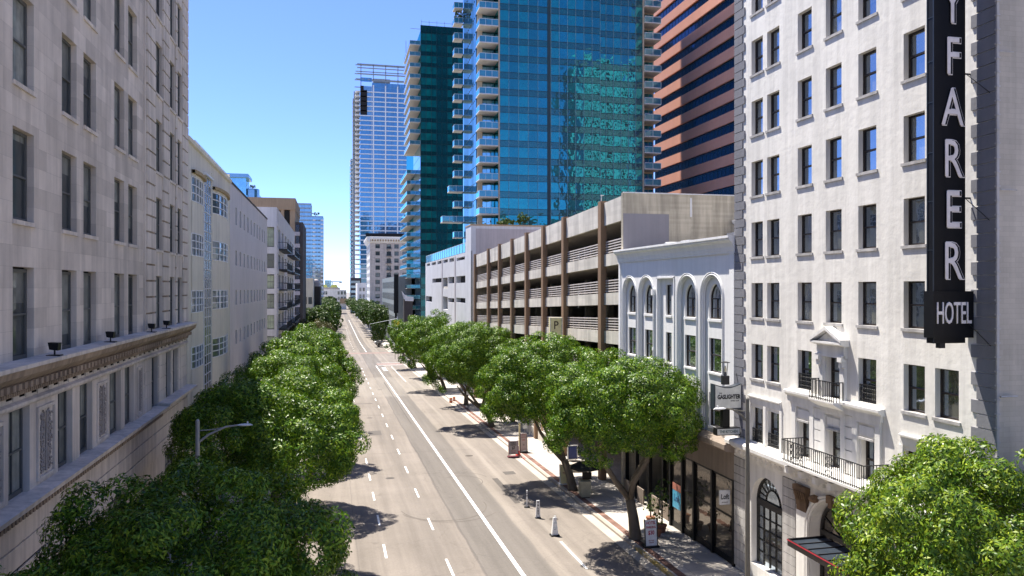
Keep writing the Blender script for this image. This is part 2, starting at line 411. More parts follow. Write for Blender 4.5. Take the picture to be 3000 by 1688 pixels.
def asphalt():
    m, n, l, P = newmat('sunbleached_asphalt')
    g = n.new('ShaderNodeNewGeometry'); sp = n.new('ShaderNodeSeparateXYZ'); l.new(g.outputs['Position'], sp.inputs[0])
    v = pos(n, l)
    wob = math_(n, l, 'MULTIPLY', math_(n, l, 'SUBTRACT', noise(n, l, pos(n, l, (.5, .12, 1)), 1.0, 5), .5), .55)
    x = math_(n, l, 'ADD', sp.outputs['X'], wob); y = sp.outputs['Y']
    def band(a, b, s=.06):
        lo = n.new('ShaderNodeMapRange'); lo.inputs[1].default_value = a-s; lo.inputs[2].default_value = a+s; l.new(x, lo.inputs[0])
        hi = n.new('ShaderNodeMapRange'); hi.inputs[1].default_value = b-s; hi.inputs[2].default_value = b+s; l.new(x, hi.inputs[0])
        return math_(n, l, 'SUBTRACT', lo.outputs[0], hi.outputs[0])
    def yband(a, b, s=1.5):
        yy = math_(n, l, 'ADD', y, math_(n, l, 'MULTIPLY', wob, 6))
        lo = n.new('ShaderNodeMapRange'); lo.inputs[1].default_value = a-s; lo.inputs[2].default_value = a+s; l.new(yy, lo.inputs[0])
        hi = n.new('ShaderNodeMapRange'); hi.inputs[1].default_value = b-s; hi.inputs[2].default_value = b+s; l.new(yy, hi.inputs[0])
        return math_(n, l, 'SUBTRACT', lo.outputs[0], hi.outputs[0])
    base = mix(n, l, ramp(n, l, noise(n, l, v, .11, 6, .7), [(.35, 0), (.68, 1)]), (.190, .164, .139), (.242, .210, .180))
    c = mix(n, l, math_(n, l, 'MULTIPLY', band(7.45, 11.0), .85), base, (.150, .134, .118))     # repaved bus lane
    c = mix(n, l, math_(n, l, 'MULTIPLY', band(4.6, 6.3, .5), .35), c, (.17, .148, .128))
    c = mix(n, l, math_(n, l, 'MULTIPLY', band(12.55, 12.95, .09), .55), c, (.30, .265, .225))   # pale joint
    c = mix(n, l, math_(n, l, 'MULTIPLY', band(11.0, 11.6, .15), .35), c, (.28, .245, .205))
    c = mix(n, l, math_(n, l, 'MULTIPLY', band(7.38, 7.52, .03), .6), c, (.10, .088, .08))      # crack beside the patch
    c = mix(n, l, math_(n, l, 'MULTIPLY', band(1.2, 1.26, .02), .4), c, (.11, .10, .09))
    pale = math_(n, l, 'MULTIPLY', yband(118, 150), .45)
    c = mix(n, l, pale, c, (.29, .26, .225))
    streak = ramp(n, l, noise(n, l, pos(n, l, (1.3, .035, 1)), 1.0, 6, .65), [(.32, .80), (.66, 1.10)])     # tyre polish
    c = mix(n, l, 1.0, c, streak, 'MULTIPLY')
    spots = ramp(n, l, noise(n, l, pos(n, l, (1.0, .55, 1)), .75, 3, .5), [(.70, 1.0), (.80, .72)])        # oil drips
    c = mix(n, l, 1.0, c, spots, 'MULTIPLY')
    grit = ramp(n, l, noise(n, l, v, 9, 4, .7), [(.25, .86), (.75, 1.10)])
    c = mix(n, l, 1.0, c, grit, 'MULTIPLY')
    vo = n.new('ShaderNodeTexVoronoi'); vo.feature = 'DISTANCE_TO_EDGE'; vo.inputs['Scale'].default_value = .16
    dv = n.new('ShaderNodeVectorMath'); dv.operation = 'ADD'; l.new(v, dv.inputs[0])
    t = n.new('ShaderNodeTexNoise'); t.inputs['Scale'].default_value = .9; t.inputs['Detail'].default_value = 4; l.new(v, t.inputs['Vector'])
    l.new(t.outputs['Color'], dv.inputs[1]); l.new(dv.outputs[0], vo.inputs['Vector'])
    c = mix(n, l, 1.0, c, ramp(n, l, vo.outputs['Distance'], [(.0, .84), (.006, 1.0)]), 'MULTIPLY')
    l.new(c, P.inputs['Base Color']); P.inputs['Roughness'].default_value = .85; P.inputs['Specular IOR Level'].default_value = .3
    bump(n, l, P, noise(n, l, v, 14, 5), .3, .02)
    return m
M_road = asphalt()
def pavement():
    m, n, l, P = newmat('concrete_paving')
    b = n.new('ShaderNodeTexBrick'); l.new(pos(n, l), b.inputs['Vector']); b.offset = 0
    b.inputs['Scale'].default_value = 1; b.inputs['Brick Width'].default_value = 1.25; b.inputs['Row Height'].default_value = 1.5
    b.inputs['Mortar Size'].default_value = .014; b.inputs['Mortar'].default_value = (.27, .245, .215, 1)
    b.inputs['Color1'].default_value = (.46, .42, .37, 1); b.inputs['Color2'].default_value = (.52, .475, .425, 1)
    c = mix(n, l, 1.0, b.outputs[0], ramp(n, l, noise(n, l, pos(n, l), .7, 6, .7), [(.3, .74), (.65, 1.05)]), 'MULTIPLY')
    gum = ramp(n, l, noise(n, l, pos(n, l), 3.2, 2, .5), [(.70, 1.0), (.76, .75)])
    c = mix(n, l, 1.0, c, gum, 'MULTIPLY')
    l.new(c, P.inputs['Base Color']); P.inputs['Roughness'].default_value = .85; P.inputs['Specular IOR Level'].default_value = .25
    bump(n, l, P, noise(n, l, pos(n, l), 10, 4), .2, .01)
    return m
M_pave = pavement()
M_gutter = weathered('gutter_concrete', (.42, .38, .33), var=.2, streak=0, bmp=.2)
M_brickstrip = blocks('brick_strip', (.27, .155, .12), 'y', .22, .11, .012, .25)
M_crossband = weathered('brick_crossing_band', (.265, .19, .165), var=.2, streak=0, bmp=.2)
M_ground = weathered('city_ground', (.24, .22, .20), var=.2, streak=0, bmp=0)
def road_paint():
    m, n, l, P = newmat('road_paint')
    w = ramp(n, l, noise(n, l, pos(n, l), 2.2, 6, .75), [(.28, (.44, .42, .38)), (.45, (.80, .79, .76))])
    l.new(w, P.inputs['Base Color']); P.inputs['Roughness'].default_value = .7
    return m
M_paint = road_paint()
def kerb_mat():
    m, n, l, P = newmat('painted_kerb')
    g = n.new('ShaderNodeNewGeometry'); sp = n.new('ShaderNodeSeparateXYZ'); l.new(g.outputs['Position'], sp.inputs[0])
    mr = n.new('ShaderNodeMapRange'); mr.inputs[1].default_value = 30; mr.inputs[2].default_value = 110; l.new(sp.outputs['Y'], mr.inputs[0])
    r = n.new('ShaderNodeValToRGB'); r.color_ramp.interpolation = 'CONSTANT'; l.new(mr.outputs[0], r.inputs[0])
    e = r.color_ramp.elements; e[0].position = 0; e[0].color = (.40, .28, .06, 1); e[1].position = .13; e[1].color = (.36, .30, .24, 1)
    for p_, c_ in ((.45, (.42, .09, .07, 1)), (.52, (.42, .37, .32, 1)), (.72, (.32, .12, .10, 1)), (.82, (.42, .38, .33, 1))):
        k = e.new(p_); k.color = c_
    wear = ramp(n, l, noise(n, l, pos(n, l), 1.8, 5, .7), [(.35, 0), (.6, 1)])
    l.new(mix(n, l, wear, (.36, .32, .28), r.outputs[0]), P.inputs['Base Color']); P.inputs['Roughness'].default_value = .8
    return m
M_kerb = kerb_mat()

YS = [-45, 0, 60, 120, 180, 240, 300, 420, 700, 1400]
sheet('ground', -2500, 2500, [-400, 0, 150, 300, 1000, 6000], -.30, M_ground)
sheet('road', KL-.1, KR+.1, YS, 0, M_road)
structure(sheet('cross_road', -300, KL-.1, [190, 227], -.012, M_road)); structure(sheet('cross_road', KR+.1, 300, [190, 227], -.012, M_road))
SB = [-45, 0, 60, 120, 186]; SF = [231, 300, 420, 700, 1400]
for ys in (SB, SF):
    sheet('pavement', KR+.25, FR+40, ys, .14, M_pave, thick=.3)
    sheet('pavement', FL-40, KL-.25, ys, .14, M_pave, thick=.3)
    sheet('kerb', KR+.02, KR+.25, ys, .145, M_kerb, thick=.3)
    sheet('kerb', KL-.25, KL-.02, ys, .145, M_gutter, thick=.3)
    sheet('gutter', KR-.58, KR+.02, ys, .006, M_gutter)
    sheet('gutter', KL-.02, KL+.45, ys, .006, M_gutter)
sheet('brick_strip', KR+.36, KR+.78, [-45, 0, 60, 110], .146, M_brickstrip)
# kerb build-out with a planted corner beyond the crossing
mb = MB()
for k in range(8):
    a0, a1 = math.pi/2*k/8, math.pi/2*(k+1)/8
    for (r0, r1) in ((0, 4.4),):
        c = (KR+.4, 186)
        p = [(c[0]-0+0, c[1]), (c[0]-1.4*math.cos(a0), c[1]+3.4*math.sin(a0)), (c[0]-1.4*math.cos(a1), c[1]+3.4*math.sin(a1))]
        mb.add([(x, y, gz(y)+.143) for x, y in p]+[(x, y, gz(y)-.1) for x, y in p], [(0, 1, 2), (1, 2, 5, 4)])
structure(mb.build('kerb', M_gutter, loc=(KR, 186, gz(186))))
sheet('crossing_band', 9.7, KR-.6, [181.5, 186.5], .008, M_crossband)
sheet('crossing_band', KL, KR-.6, [225.5, 231.0], .008, M_crossband)

mb = MB()
def mark(x0, x1, y0, y1):
    y = y0
    while y < y1-1e-6:
        b = min(y+40, y1)
        mb.quad((x0,y,gz(y)+.010),(x1,y,gz(y)+.010),(x1,b,gz(b)+.010),(x0,b,gz(b)+.010)); y = b
mark(9.17, 9.40, -40, 179.5); mark(9.17, 9.40, 234, 520)
structure(mb.build('lane_line', M_paint, loc=(9.3, 0, gz(0))))
mb = MB(); y = 38.8-8.25*5
while y < 176: mark(5.79, 5.92, y, y+2.7); y += 8.25
y = 42.4-6.4*8
while y < 176: mark(2.68, 2.81, y, y+2.5); y += 6.4
y = 240
while y < 420: mark(5.79, 5.92, y, y+3); y += 12
structure(mb.build('lane_dashes', M_paint, loc=(4.3, 0, gz(0))))
mb = MB(); mark(12.62, 12.76, 38.2, 43.0)
mark(12.45, 12.58, 140, 176)
for y in (165, 168.5, 172): mark(10.15, 11.0, y, y+1.6)
mark(9.9, KR-.9, 180.4, 180.9); mark(9.9, KR-.9, 187.6, 188.0)
structure(mb.build('road_marking', M_paint, loc=(12, 60, gz(60))))
# skid arcs, patched trenches and manhole covers
M_tar = weathered('tar_patch', (.11, .098, .088), var=.25, streak=0, bmp=.3)
M_skid = weathered('skid_mark', (.145, .125, .107), var=.3, streak=0, bmp=0)
M_castiron = weathered('cast_iron', (.10, .085, .07), rough=.6, var=.3, streak=0, bmp=.4)
mb = MB()
def skid(cx, cy, r, a0, a1, w=.09):
    n = 26
    for k in range(n):
        p, q = a0+(a1-a0)*k/n, a0+(a1-a0)*(k+1)/n
        P = [(cx+(r+e)*math.cos(t), cy+(r+e)*1.25*math.sin(t)) for t, e in ((p,-w/2),(p,w/2),(q,w/2),(q,-w/2))]
        mb.quad(*[(x, y, gz(y)+.008) for x, y in P])
skid(7.2, 52.5, 2.9, 3.3, 6.4, .06); skid(7.6, 53, 3.6, 3.6, 5.6, .05); skid(9.6, 59.5, 1.6, -.9, 2.2, .06); skid(9.9, 60.2, 1.9, .2, 2.0, .05)
structure(mb.build('skid_mark', M_skid, loc=(7, 52, gz(52))))
mb = MB()
def patch(x0, x1, y0, y1):
    mb.quad((x0,y0,gz(y0)+.005),(x1,y0+.06,gz(y0)+.005),(x1+.03,y1,gz(y1)+.005),(x0-.02,y1-.05,gz(y1)+.005))
for p in ((.2,1.15,66,69.5),(3.6,4.9,83,86),(12.1,12.5,52,60),(13.4,14.3,61,62.2),(8.6,8.7,90,140),(2.9,5.2,110,110.5),(-1,9,98,98.12),(3,12.4,72.6,72.7)): patch(*p)
structure(mb.build('tar_patch', M_tar, loc=(5, 70, gz(70))))
mb = MB()
for x, y, r in ((4.3, 62.0, .36), (11.9, 69.5, .36), (4.2, 96, .36), (13.6, 47.6, .3), (.9, 50.2, .3), (7.2, 128, .36)): mb.lathe((x, y, gz(y)-.02), [(r,0),(r,.026),(r*.8,.028)], 18)
structure(mb.build('manhole_cover', M_castiron, loc=(5, 70, gz(70))))

# ------------------------------------------------------------------ trees
def leaf_mat(name, c0, c1, c2, rough=.40):
    m, n, l, P = newmat(name)
    out = n['Material Output']
    g = n.new('ShaderNodeNewGeometry')
    c = ramp(n, l, g.outputs['Random Per Island'], [(0, c0), (.55, c1), (1, c2)])
    c = mix(n, l, 1.0, c, ramp(n, l, noise(n, l, pos(n, l), .55, 3), [(.3, .72), (.7, 1.2)]), 'MULTIPLY')
    l.new(c, P.inputs['Base Color']); P.inputs['Roughness'].default_value = rough; P.inputs['Specular IOR Level'].default_value = .27
    tr = n.new('ShaderNodeBsdfTranslucent'); l.new(mix(n, l, 1.0, c, (1.5, 1.55, .6), 'MULTIPLY'), tr.inputs['Color'])
    mx = n.new('ShaderNodeMixShader'); mx.inputs[0].default_value = .16
    l.new(P.outputs[0], mx.inputs[1]); l.new(tr.outputs[0], mx.inputs[2]); l.new(mx.outputs[0], out.inputs['Surface'])
    return m
M_leaf = leaf_mat('ficus_leaf', (.016, .052, .006), (.088, .195, .012), (.25, .34, .024))
M_leaf_far = leaf_mat('dark_leaf', (.022, .050, .009), (.050, .095, .014), (.09, .14, .020))
M_leaf_brown = leaf_mat('bronze_leaf', (.045, .045, .014), (.085, .085, .026), (.14, .125, .045))
M_leaf_shrub = leaf_mat('shrub_leaf', (.03, .06, .02), (.06, .11, .03), (.16, .22, .03))
M_bark = weathered('grey_bark', (.20, .165, .125), var=.35, streak=.2, bmp=1.0, bscale=5)

def foliage(name, seed, rx, ry, h, nleaf, leaf, mat, clumps=80, low=-.78, clump_r=(.10, .17)):
    """crown of leaf blades gathered in clumps over a flattened dome; origin at the crown's centre"""
    r = np.random.default_rng(seed)
    d = r.normal(size=(clumps*4, 3)); d /= np.linalg.norm(d, axis=1)[:, None]
    d = d[d[:, 2] > low][:clumps]
    k = len(d)
    az, el = np.arctan2(d[:, 1], d[:, 0]), d[:, 2]
    lump = 1 + .09*np.sin(3*az+seed) + .07*np.sin(5*az+2*seed+3*el) + r.uniform(-.07, .06, k)
    hz = np.where(d[:, 2] > 0, h*.50, h*.46)
    cen = d*np.stack([rx*lump, ry*lump, hz*lump], 1)*r.uniform(.64, .97, k)[:, None]
    cr = r.uniform(*clump_r, k)*rx
    w = cr**2; w /= w.sum()
    nin = int(nleaf*.17); no = nleaf-nin
    idx = r.choice(k, no, p=w)
    u = r.normal(size=(no, 3)); u /= np.linalg.norm(u, axis=1)[:, None]
    flip = (u*d[idx]).sum(1) < -.15                      # leaves sit on the outer side of each twig cluster
    u[flip] *= -1
    p = cen[idx] + u*(cr[idx]*r.uniform(.70, 1.05, no))[:, None]*np.array([1, 1, .85])
    nrm = .95*u + .25*d[idx] + .30*r.normal(size=(no, 3)) + np.array([0, 0, .25])
    q = r.normal(size=(nin, 3)); q /= np.linalg.norm(q, axis=1)[:, None]      # shaded leaves deep in the crown
    p = np.vstack([p, q*np.array([rx, ry, h*.46])*(r.uniform(.35, .70, nin)[:, None])])
    nrm = np.vstack([nrm, q + .5*r.normal(size=(nin, 3))])
    nrm /= np.linalg.norm(nrm, axis=1)[:, None]
    t = r.normal(size=(nleaf, 3)); t -= nrm*(t*nrm).sum(1)[:, None]; t /= np.linalg.norm(t, axis=1)[:, None]
    t[:, 2] -= .25; t /= np.linalg.norm(t, axis=1)[:, None]
    b = np.cross(nrm, t)
    L = leaf*r.uniform(.7, 1.25, nleaf)[:, None]; Wd = L*.36
    v = np.empty((nleaf, 4, 3))
    v[:, 0] = p - t*L*.5; v[:, 2] = p + t*L*.5 - nrm*L*.08
    v[:, 1] = p + b*Wd*.5 + nrm*L*.06; v[:, 3] = p - b*Wd*.5 + nrm*L*.06
    me = bpy.data.meshes.new(name)
    me.vertices.add(nleaf*4); me.loops.add(nleaf*4); me.polygons.add(nleaf)
    me.vertices.foreach_set('co', v.reshape(-1)); me.loops.foreach_set('vertex_index', np.arange(nleaf*4))
    me.polygons.foreach_set('loop_start', np.arange(0, nleaf*4, 4)); me.polygons.foreach_set('loop_total', np.full(nleaf, 4))
    me.update(calc_edges=True); me.materials.append(mat)
    return me

CROWN_NEAR = [foliage('ficus_crown', 11+i, 4.7, 4.7, 6.4, 86000, .165, M_leaf, 250) for i in range(3)]
M_leaf_bright = leaf_mat('young_ficus_leaf', (.026, .070, .008), (.12, .215, .014), (.30, .37, .025))
CROWN_BRIGHT = foliage('ficus_crown', 17, 4.7, 4.7, 6.4, 80000, .175, M_leaf_bright, 250)
CROWN_MID = [foliage('ficus_crown', 21+i, 4.7, 4.7, 6.4, 34000, .25, M_leaf, 240) for i in range(2)]
CROWN_BROWN = foliage('bronze_crown', 31, 4.7, 4.7, 6.4, 18000, .32, M_leaf_brown, 200)
CROWN_FAR = [foliage('dark_crown', 41+i, 4.7, 4.7, 6.4, 5000, .58, M_leaf_far, 130) for i in range(2)]

def trunk_mb(h, lean=(0, 0), seed=0, r0=.32):
    r = random.Random(seed); mb = MB()
    fork = h*.52
    mb.tube([(0,0,-.15), (0,0,.15), (lean[0]*.12, lean[1]*.12, fork*.5), (lean[0]*.35, lean[1]*.35, fork)], [r0*1.5, r0*1.1, r0*.92, r0*.82], 10)
    for k in range(4):
        a = k*1.6+r.random(); s = 1.1+r.random()*.8
        ex, ey = lean[0]+math.cos(a)*s, lean[1]+math.sin(a)*s
        mb.tube([(lean[0]*.35, lean[1]*.35, fork-.1), (lean[0]*.8+math.cos(a)*s*.4, lean[1]*.8+math.sin(a)*s*.4, h*.75), (ex, ey, h*1.05), (ex*1.25, ey*1.25, h*1.35)],
                [r0*.62, r0*.5, r0*.38, r0*.18], 7)
    return mb
def tree(x, y, label, mesh, rad=4.7, top=10.6, bot=4.4, rot=0, lean=(0, 0), group='ficus trees along the kerbs', z=None, name='ficus_tree', seed=0):
    g0 = (gz(y)+.14) if z is None else z
    t = thing(name, (x, y, g0), label, 'tree', group)
    mb = trunk_mb(bot, lean, seed)
    mb.v = [(p[0]+x, p[1]+y, p[2]+g0) for p in mb.v]
    mb.build('trunk', M_bark, t, smooth=True)
    c = bpy.data.objects.new('crown', mesh)
    put(c, (x+lean[0], y+lean[1], g0+(top+bot)/2-.25), t)
    c.scale = (rad/4.7, rad/4.7, (top-bot)/6.4); c.rotation_euler.z = rot
    return t
tree(16.9, 42.1, 'full round ficus tree with a bare forked trunk beside the dark restaurant front', CROWN_NEAR[0], 4.55, 10.9, 4.65, .3, (-1.2, -.6), seed=1)
tree(16.9, 54.2, 'broad round ficus tree over the valet umbrella, in front of the parking garage', CROWN_NEAR[1], 5.3, 11.4, 3.9, 1.9, (-1.1, 2.2), seed=2)
tree(17.0, 84.5, 'dark broad ficus tree before the last bays of the parking garage', CROWN_NEAR[2], 5.4, 11.6, 3.3, 2.5, (-1.5, 1.5), seed=4)
tree(17.4, 104, 'ficus tree standing close to where the garage meets the whitewashed wall', CROWN_MID[0], 4.6, 11.2, 3.4, .8, seed=5)
tree(17.2, 124, 'broad ficus tree before the middle of the whitewashed parking deck', CROWN_MID[1], 5.4, 11.9, 3.2, 1.4, (-1.4, 0), seed=6)
tree(17.4, 147, 'ficus tree below the far end of the whitewashed parking deck', CROWN_MID[0], 5.0, 11.6, 3.2, 3.4, seed=7)
tree(17.0, 168, 'last ficus tree on the right before the crossing, beside the yellow signals', CROWN_MID[1], 4.6, 10.6, 3.0, 2.0, (-1.0, 0), seed=9)
tree(18.1, 18.8, 'bright yellow-green ficus tree in front of the hotel corner, nearest on the right', CROWN_BRIGHT, 3.95, 9.4, 3.4, .4, seed=10)
tree(-3.9, 21.3, 'large shaded dark green ficus tree nearest on the left, below the stone building', CROWN_NEAR[2], 4.05, 9.45, 3.6, 1.1, (.2, 0), seed=11)
tree(-3.9, 40.0, 'half sunlit ficus tree beside the left street lamp', CROWN_NEAR[0], 4.7, 10.3, 4.1, 4.4, (1.0, 0), seed=12)
tree(-3.9, 53.5, 'ficus tree in front of the cream building with the glass stair strip', CROWN_NEAR[1], 4.6, 10.7, 4.4, .9, (1.1, 0), seed=13)
tree(-3.9, 69, 'ficus tree below the first narrow slit windows of the grey-white wall', CROWN_MID[0], 4.6, 10.8, 4.4, 2.2, (.8, 0), seed=14)
tree(-3.9, 86, 'ficus tree below the middle slit windows of the grey-white wall', CROWN_MID[1], 4.6, 10.9, 4.4, 5.2, (.7, 0), seed=15)
tree(-3.9, 103, 'ficus tree at the far end of the grey-white wall', CROWN_MID[0], 4.6, 10.6, 4.4, .2, (.6, 0), seed=16)
tree(-3.9, 121, 'ficus tree below the nearest balconies of the grey flats', CROWN_MID[1], 4.6, 10.4, 4.4, 3.0, (.5, 0), seed=17)
tree(-4.0, 140, 'bronze-leaved street tree below the grey balcony flats', CROWN_BROWN, 5.0, 10.8, 4.0, 1.0, name='bronze_leaf_tree', group='bronze trees on the left', seed=18)
tree(-4.0, 158, 'bronze-leaved street tree at the far end of the balcony flats', CROWN_BROWN, 5.0, 11.2, 4.0, 2.6, name='bronze_leaf_tree', group='bronze trees on the left', seed=19)
tree(-4.0, 175, 'bronze-leaved street tree nearest the crossing on the left', CROWN_BROWN, 4.6, 10.2, 3.8, 4.2, name='bronze_leaf_tree', group='bronze trees on the left', seed=20)
rr = random.Random(5)
for side, x0, lab, grp, y0 in ((1, 17.6, 'dark green street tree in the far right row beyond the crossing', 'dark trees beyond the crossing, right row', 300),
                               (-1, -4.6, 'dark green street tree in the far left row beyond the crossing', 'dark trees beyond the crossing, left row', 262)):
    k = 0; y = y0
    while y < 760:
        tree(x0+rr.uniform(-.6, .6), y, lab, CROWN_FAR[k % 2], 7.2 if y > 330 else 6.2, 13.5+rr.uniform(-.8, .8), 4.0, rr.uniform(0, 6), group=grp, name='street_tree', seed=k)
        y += 15 if y < 450 else 24; k += 1
tree(14.4, 262, 'small conical evergreen at the kerb build-out beyond the crossing', CROWN_FAR[0], 2.6, 8.5, 1.2, name='evergreen_tree', group=None, seed=40)
for x, y, s, lb in ((16.9, 196, 2.2, 'slim young tree in the planted corner of the crossing'), (19.5, 240, 3.8, 'tree with a wide dark crown under the far signal mast')):
    tree(x, y, lb, CROWN_MID[0], s, 8.2 if s < 3 else 9.5, 3.2, name='young_tree', group=None, seed=50)
# ------------------------------------------------------------------ windows and railings
_win = {}
def window(M, a0, z0, w, h, rev, parent, frame, pane, rails=1, munt=(0, 0), sill=None, fw=.06, over=.09, sd=.055, sh=.10, key=None):
    """one window (frame) with its pane and sill; repeats are copies of the first"""
    k = (M.s, round(w, 3), round(h, 3), round(rev, 3), frame.name, pane.name, rails, munt, sill.name if sill else None, fw, key)
    loc = M(a0, rev, z0)
    if k in _win: return clone(_win[k], loc, parent)
    a1, z1 = a0+w, z0+h
    mb = MB(); d0, d1 = rev-.09, rev+.01
    mb.mbox(M, a0, a0+fw, d0, d1, z0, z1); mb.mbox(M, a1-fw, a1, d0, d1, z0, z1)
    mb.mbox(M, a0+fw, a1-fw, d0, d1, z0, z0+fw*1.3); mb.mbox(M, a0+fw, a1-fw, d0, d1, z1-fw, z1)
    for i in range(rails):
        z = z0+h*(i+1)/(rails+1); mb.mbox(M, a0+fw, a1-fw, d0-.01, d1-.03, z-.03, z+.03)
    for i in range(munt[0]):
        a = a0+w*(i+1)/(munt[0]+1); mb.mbox(M, a-.02, a+.02, d0+.005, d1-.035, z0+fw, z1-fw)
    for i in range(munt[1]):
        z = z0+h*(i+1)/(munt[1]+1); mb.mbox(M, a0+fw, a1-fw, d0+.007, d1-.04, z-.02, z+.02)
    o = mb.build('window', frame, parent, loc)
    mb = MB(); d = rev-.03
    mb.quad(M(a0+.01,d,z0+.01), M(a1-.01,d,z0+.01), M(a1-.01,d,z1-.01), M(a0+.01,d,z1-.01))
    mb.build('pane', pane, o, loc)
    if sill:
        mb = MB(); mb.mbox(M, a0-over, a1+over, -sd, -.003, z0-sh, z0+.012); mb.mbox(M, a0+.003, a1-.003, -.003, rev-.09, z0-.02, z0+.012)
        mb.build('sill', sill, o, loc)
    _win[k] = o
    return o
def wall_part(name, M, a0, a1, z0, z1, ops, rev, mat, parent):
    mb = MB(); facade(mb, M, a0, a1, z0, z1, ops, rev); return mb.build(name, mat, parent)
def railing(M, a0, a1, d, z0, z1, parent, name='railing', mat=None, step=.13, ret=None, scroll=False):
    mb = MB(); t = .012
    mb.mbox(M, a0, a1, d-.02, d+.02, z1-.035, z1); mb.mbox(M, a0, a1, d-.015, d+.015, z0+.06, z0+.085)
    n = max(2, int((a1-a0)/step))
    for i in range(n+1):
        a = a0+(a1-a0)*i/n; mb.mbox(M, a-t, a+t, d-t, d+t, z0, z1-.03)
    if ret is not None:
        for a in (a0, a1):
            mb.mbox(M, a-.02, a+.02, d+.02, ret, z1-.035, z1)
            for i in range(1, max(2, int(abs(ret-d)/step))):
                dd = d+(ret-d)*i/max(2, int(abs(ret-d)/step)); mb.mbox(M, a-t, a+t, dd-t, dd+t, z0, z1-.03)
    if scroll:
        for i in range(n):
            a = a0+(a1-a0)*(i+.5)/n; r = min(.055, (a1-a0)/n*.45)
            for zc in (z0+.22, z0+.42, z0+.60):
                if zc+r > z1: continue
                P = [M(a+r*math.cos(q*math.pi/4), d, zc+r*1.5*math.sin(q*math.pi/4)) for q in range(9)]
                mb.tube(P, .009, 4, False)
    return mb.build(name, mat or M_iron, parent)

# ------------------------------------------------------------------ hotel
MH = Face('R', 20.03)
hotel = thing('hotel_building', (20.03, 28.2, gz(28)), 'tall white stucco hotel with grey corner quoins and small balconies, right of the street', 'building')
cols = [34.21, 32.79, 30.29, 28.27, 26.2, 23.71, 22.2]
WW, WHT = 1.04, 1.70
rows = [-4.43+2.972*k for k in range(9)]
ops = []
for r, b in enumerate(rows):
    for ci, c in enumerate(cols):
        if r == 0 and ci == 3: ops.append((27.80, 28.72, -4.60, -2.86)); continue
        ops.append((c-WW/2, c+WW/2, b, b+WHT))
low = [34.21, 32.79, 23.71, 22.2]
for c in low: ops.append((c-WW/2, c+WW/2, -7.50, -5.82))
doors = [30.33, 28.22, 26.17]
for c in doors: ops.append((c-.38, c+.38, -7.42, -5.88))
wall_part('upper_wall', MH, 20.15, 36.3, -8.0, 24, ops, .30, M_stucco, hotel)
for r, b in enumerate(rows):
    for ci, c in enumerate(cols):
        if r == 0 and ci == 3: window(MH, 27.80, -4.60, .92, 1.74, .30, hotel, M_frame, M_pane_hotel, 2, fw=.07)
        else: window(MH, c-WW/2, b, WW, WHT, .30, hotel, M_frame, M_pane_hotel, 1, sill=None if (r == 0 and ci in (2, 4)) else M_sill)
for c in low: window(MH, c-WW/2, -7.50, WW, 1.68, .30, hotel, M_frame, M_pane_hotel, 1)
for c in doors:
    window(MH, c-.38, -7.42, .76, 1.54, .30, hotel, M_frame, M_pane_hotel, 1, fw=.07)
    mb = MB(); mb.mbox(MH, c-.42, c+.42, -.10, -.004, -5.86, -5.78); mb.build('door_hood', M_sill, hotel)
# ground storey
mb = MB()
mb.quad(MH(20.15,0,-14.6), MH(26.1,0,-14.6), MH(26.1,0,-8.0), MH(20.15,0,-8.0))
arch_cell(mb, MH, 26.1, 30.9, -14.6, -8.0, 28.3, 1.62, -14.2, -10.45, 0, .55, 16)
mb.quad(MH(30.9,0,-14.6), MH(31.95,0,-14.6), MH(31.95,0,-8.0), MH(30.9,0,-8.0))
arch_cell(mb, MH, 31.95, 36.3, -14.6, -8.0, 33.38, 1.37, -13.5, -10.42, 0, .40, 18)
mb.build('ground_wall', M_stucco_trim, hotel)
mb = MB()       # big arched window: frame with bars, fan above
P = arch_pts(33.38, 1.33, -10.42, 16)
mb.tube([MH(a, .34, z) for a, z in [(34.71, -13.45)]+P+[(32.05, -13.45)]], .06, 6)
mb.mbox(MH, 32.03, 34.73, .28, .40, -10.62, -10.30)
mb.tube([MH(a, .34, z) for a, z in arch_pts(33.38, .62, -10.3, 12)], .03, 5)
for k in range(1, 10):
    t = math.pi*k/10; mb.tube([MH(33.38+.62*math.cos(t), .34, -10.3+.62*math.sin(t)), MH(33.38+1.33*math.cos(t), .34, -10.42+1.33*math.sin(t))], .022, 4)
for k in range(1, 5): mb.mbox(MH, 32.05+2.66*k/5-.02, 32.05+2.66*k/5+.02, .32, .36, -13.45, -10.6)
for k in range(1, 5): mb.mbox(MH, 32.05, 34.71, .322, .358, -13.45+2.85*k/5-.02, -13.45+2.85*k/5+.02)
aw = mb.build('arched_window', M_iron, hotel)
mb = MB(); mb.prism(MH, [(34.75, -13.5)]+arch_pts(33.38, 1.37, -10.42, 16)+[(32.01, -13.5)], .37, .395); mb.build('pane', M_pane_hotel, aw)
mb = MB(); P = arch_pts(28.3, 1.5, -10.45, 14)
mb.tube([MH(a, .5, z) for a, z in [(29.8, -14.2)]+P+[(26.8, -14.2)]], .07, 6)
for k in range(1, 7): t = math.pi*k/7; mb.tube([MH(28.3, .5, -10.45), MH(28.3+1.5*math.cos(t), .5, -10.45+1.5*math.sin(t))], .025, 4)
mb.mbox(MH, 26.8, 29.8, .44, .56, -10.6, -10.4)
for a in (27.4, 28.3, 29.2): mb.mbox(MH, a-.05, a+.05, .45, .55, -14.2, -10.6)
ed = mb.build('entrance_door', M_iron, hotel)
mb = MB(); mb.prism(MH, [(29.9, -14.2)]+arch_pts(28.3, 1.6, -10.45, 14)+[(26.7, -14.2)], .53, .548); mb.build('pane', M_pane_dark, ed)
mb = MB()       # moulding round the entrance arch
